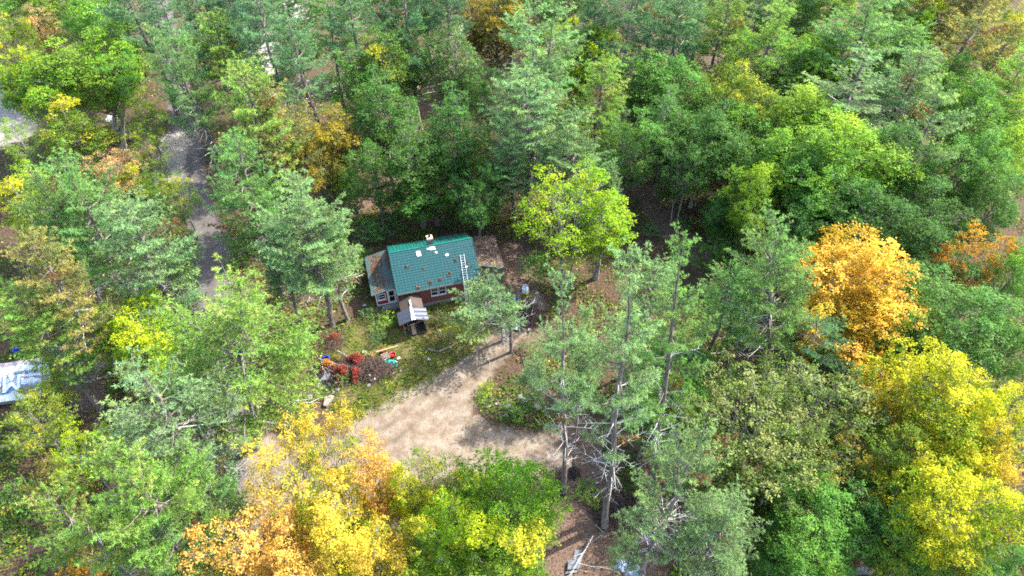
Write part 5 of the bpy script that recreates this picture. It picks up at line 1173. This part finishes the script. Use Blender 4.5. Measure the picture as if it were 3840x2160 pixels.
# ------------------------------------------------------------------ bushes one can point to
def bush(var, u, v, h, r, pal, label, grp='bushes around the yard'):
    p = gp(u, v); return plant_tree('B', var, p.x, p.y, h, r, pal, label, cat='bush', group=grp, name='bush', bush=True)
for a in [('bush', 1455, 1215, 1.4, 1.2, 'l', 'bright green bush in front of the cabin step'), ('bush', 1412, 1240, 1.2, 1.1, 'g', 'green bush in the yard left of the porch'), ('bush', 1385, 1190, 1.3, 1.1, 'dg', 'dull green bush below the red lean-to corner'), ('bush', 1425, 1268, 1.0, .9, 'dk', 'dark bluish bush above the pale boulder'), ('bush', 1405, 1290, 1.1, .8, 'dk', 'small dark bush left of the dull red bucket'),
          ('shrub', 1345, 990, 2.6, 1.7, 'g', 'green shrub behind the lean-to roof'), ('shrub', 1395, 905, 3.0, 2.0, 'gb', 'grey green shrub at the back left corner of the cabin'), ('bush', 1330, 1060, 1.7, 1.4, 'bo', 'rusty bush left of the lean-to'), ('shrub', 1470, 890, 3.2, 1.9, 'dk', 'dark shrub behind the left half of the back roof'), ('shrub', 1690, 850, 3.4, 2.0, 'dk', 'dark shrub behind the chimney side of the back roof'),
          ('bush', 1650, 1215, 1.5, 1.2, 'ol', 'olive tall weeds right of the porch'), ('bush', 1672, 1270, 1.3, 1.1, 'po', 'golden weeds above the timber edging'), ('bush', 1700, 1245, 1.2, 1.0, 'ly', 'yellow green weeds under the lopsided pine'), ('bush', 1620, 1270, 1.1, .9, 'bo', 'tan dry weeds below the porch corner'),
          ('bush', 1830, 1470, 1.3, 1.0, 'ly', 'yellow green bush at the right border of the clearing'), ('bush', 1815, 1500, 1.0, .9, 'l', 'lime bush on the verge above the white scrap'), ('bush', 1905, 1535, .9, .9, 'g', 'green bush among the grey boulders'), ('bush', 1945, 1560, .9, 1.0, 'l', 'bright weeds below the grey boulders'), ('bush', 1985, 1530, 1.0, .9, 'g', 'green weeds right of the middle boulder'), ('bush', 2000, 1330, 1.5, 1.2, 'g', 'green bush below the dead stub'), ('bush', 1960, 1310, 1.2, .8, 'dk', 'dark bush right of the dead stub'),
          ('bush', 2195, 1830, 1.0, 1.0, 'g', 'green weeds between the two big trunks, upper'), ('bush', 2175, 1860, .9, .9, 'l', 'green weeds between the two big trunks, middle'), ('bush', 2225, 1890, 1.1, .8, 'l', 'green weeds left of the widest branch heap'), ('bush', 2235, 1850, .7, .6, 'g', 'small weeds left of the forked trunk'), ('bush', 1985, 1750, .6, .7, 'g', 'small green weeds on the shaded dirt'),
          ('shrub', 2500, 700, 3.0, 2.2, 'g', 'green shrub left of the leaning trunk on the leafy path'), ('bush', 2560, 860, 1.6, 1.5, 'dg', 'dull green bush beside the orange red can'), ('shrub', 2690, 840, 2.2, 2.2, 'g', 'green shrub below the blue tub'), ('shrub', 2720, 930, 2.4, 2.4, 'l', 'bright shrub right of the lower leafy path'), ('bush', 2440, 880, 1.6, 1.5, 'dg', 'dark green bush on the left of the leafy path'),
          ('bush', 1290, 1430, 1.1, .9, 'g', 'green bush at the left end of the debris heap'), ('bush', 700, 1380, 1.2, 1.3, 'g', 'green bush on the grassy verge left of the road'), ('bush', 630, 1290, 1.3, 1.3, 'gt', 'olive bush left of the road behind the yellow maple'), ('bush', 880, 1000, 1.6, 1.5, 'g', 'green bush on the right verge of the road'), ('bush', 645, 960, 1.4, .9, 'or', 'orange bush on the left verge of the grey road'), ('bush', 600, 1080, 1.3, 1.3, 'gt', 'dull green bush on the left verge of the grey road'), ('bush', 640, 1190, 1.2, 1.1, 'bo', 'rusty bush on the left verge of the grey road')]:
    bush(*a)
# ------------------------------------------------------------------ ground cover nobody could count
def lump(x, y, s):
    return (np.sin(x * .9 / s + 1.7) * np.cos(y * .8 / s + .6) + .7 * np.sin(x * 1.7 / s + y * 1.3 / s) + .5 * np.cos(x * 2.9 / s - y * 2.3 / s + 2)) / 2.2
def view_points(n, seed):
    rg = np.random.default_rng(seed); u = rg.uniform(-150, 3990, n); v = rg.uniform(-40, 2300, n); d = np.stack([(u - 1920) / FPX, math.cos(PITCH) - (v - 1080) / FPX * math.sin(PITCH), -math.sin(PITCH) - (v - 1080) / FPX * math.cos(PITCH)], 1)
    t = -CAM_H / d[:, 2]; return rg, np.column_stack([d[:, 0] * t, d[:, 1] * t])
def house_clear(P):
    q = P - HO[:2]; uu = q @ HU[:2]; nn = q @ HN[:2]; return ~((uu > -2.9) & (uu < 12.8) & (nn > .2) & (nn < 8.2)) & ~((uu > -.6) & (uu < 2.8) & (nn > -3.8) & (nn < .4))
def cover(name, n, seed, keep, hfun, size, pal_, label, nrm=.7):
    rg, P = view_points(n, seed); W = weights(P); k = keep(P, W, rg) & house_clear(P); P = P[k]; m = len(P); x, y = P.T
    z = gz(x, y) + hfun(x, y, rg, m); p = np.column_stack([x, y, z]); g = np.clip(.5 + .35 * lump(x, y, .7) + rg.normal(0, .12, m), 0, 1)
    v, f, l = leaf_quads(p, unit(rg.normal(0, .5, (m, 3)) + [0, 0, nrm]), rg.uniform(*size, m), rg, np.column_stack([rg.random(m), g, np.zeros(m)]))
    o = link(name, np_mesh(name, v, f, M_LEAF if pal_ else M_LITTER, l))
    if pal_: c1, am, c2_ = PAL[pal_]; o.color = (*c1, am); o['autumn'] = list(c2_)
    return tag(o, label, name.replace('_', ' '), None, 'stuff')
wild = lambda W: (W['road'] < .38) & (W['dirt'] < .30) & (W['path'] < .42) & (W['sand'] < .4)
cover('undergrowth', 260000, 101, lambda P, W, rg: wild(W) & (W['grass'] < .45) & (lump(P[:, 0], P[:, 1], 1.6) + rg.normal(0, .12, len(P)) > -.2), lambda x, y, rg, m: np.maximum(.03, (.25 + .75 * np.maximum(0, lump(x, y, 1.6))) * rg.random(m) ** .7 * .9), (.13, .27), 'gt', 'leafy green undergrowth covering the forest floor')
cover('brown_ferns', 90000, 102, lambda P, W, rg: wild(W) & (W['grass'] < .45) & (lump(P[:, 1] + 7, P[:, 0] - 3, 1.9) + rg.normal(0, .12, len(P)) > .28), lambda x, y, rg, m: rg.random(m) ** .7 * .55 + .03, (.12, .24), 'bo', 'rust brown ferns and seedlings on the forest floor')
cover('fallen_leaves', 90000, 103, lambda P, W, rg: (W['road'] < .45) & (W['dirt'] < .55) & (W['sand'] < .5), lambda x, y, rg, m: rg.uniform(.01, .05, m), (.07, .13), None, 'dry fallen leaves scattered over the ground', 2.0)
cover('road_leaves', 16000, 104, lambda P, W, rg: (W['road'] > .25) & (W['road'] < .62) & (rg.random(len(P)) < (1.0 - W['road'])), lambda x, y, rg, m: rg.uniform(.01, .03, m), (.06, .11), None, 'dry leaves along the edges of the gravel road', 2.0)
def grass_cover(name, n, seed, keep, hmax, pal_, label):
    rg, P = view_points(n, seed); W = weights(P); k = keep(P, W, rg) & house_clear(P); P = P[k]; m = len(P); x, y = P.T; p = np.column_stack([x, y, gz(x, y)])
    hh = hmax * rg.uniform(.4, 1.1, m) * (1 + .5 * lump(x, y, .6)); d = np.column_stack([rg.normal(0, .35, m), rg.normal(0, .35, m), np.ones(m)]); a = rg.uniform(0, 6.283, m); w_ = np.column_stack([np.cos(a), np.sin(a), np.zeros(m)]) * .035
    v = np.stack([p - w_, p + w_, p + unit(d) * hh[:, None]], 1).reshape(-1, 3); l = np.repeat(np.column_stack([rg.random(m), np.clip(.5 + .4 * lump(x, y, .9), 0, 1), np.zeros(m)]), 3, 0)
    o = link(name, np_mesh(name, v, np.arange(3 * m).reshape(-1, 3), M_LEAF, l)); c1, am, c2_ = PAL[pal_]; o.color = (*c1, am); o['autumn'] = list(c2_); return tag(o, label, 'grass', None, 'stuff')
VERGE = pd([(835, 1035), (905, 990), (960, 975), (1010, 945), (1050, 925), (1110, 950), (1060, 985), (980, 1030), (930, 1050), (870, 1075)])
grass_cover('yard_grass', 700000, 111, lambda P, W, rg: (W['grass'] > .5) & (W['dirt'] < .5) & (lump(P[:, 0], P[:, 1], .8) + rg.normal(0, .2, len(P)) > -.25), .28, 'ol', 'rough olive grass of the yard and verges')
grass_cover('verge_grass', 500000, 112, lambda P, W, rg: (d_poly(P, VERGE, 1.0) + .3 * lump(P[:, 0], P[:, 1], .5) > .5), .22, 'ly', 'yellow green grass strip between debris heap and sandy clearing')
grass_cover('dirt_tufts', 260000, 113, lambda P, W, rg: (W['dirt'] > .35) & (lump(P[:, 0], P[:, 1], .45) + .4 * lump(P[:, 0], P[:, 1], 2.5) > .62 + .25 * W['rut']), .16, 'gy', 'thin yellowish grass tufts on the sandy clearing')

rg, P = view_points(60000, 121); W = weights(P); k = ((W['dirt'] > .4) & (rg.random(len(P)) < .5) | (W['road'] > .35) & (rg.random(len(P)) < .25) | (W['path'] > .5) & (rg.random(len(P)) < .06)) & house_clear(P); P = P[k]; m = len(P); s = rg.uniform(.02, .055, m) * np.where(rg.random(m) < .04, 2.4, 1)
base = np.array([(1, 0, 0), (0, 1, 0), (-1, 0, 0), (0, -1, 0), (0, 0, .8)], float); v = (np.column_stack([P, gz(*P.T) - .005])[:, None] + base[None] * s[:, None, None] * rg.uniform(.7, 1.3, (m, 5, 1))).reshape(-1, 3)
f = (np.arange(m)[:, None, None] * 5 + np.array([(0, 1, 4), (1, 2, 4), (2, 3, 4), (3, 0, 4)])[None]).reshape(-1, 3)
tag(link('loose_stones', np_mesh('loose_stones', v, f, M_STONEW)), 'small loose stones on the clearing and the road', 'gravel', None, 'stuff')
cover('yard_weeds', 420000, 131, lambda P, W, rg: (W['grass'] > .5) & (W['dirt'] < .3) & (W['road'] < .3) & (lump(P[:, 0] + 2, P[:, 1] + 5, .9) + rg.normal(0, .15, len(P)) > .0), lambda x, y, rg, m: np.maximum(.03, (.2 + .7 * np.maximum(0, lump(x + 2, y + 5, .9))) * rg.random(m) ** .7 * .8), (.09, .18), 'gt', 'green and brown weeds growing in patches over the yard')
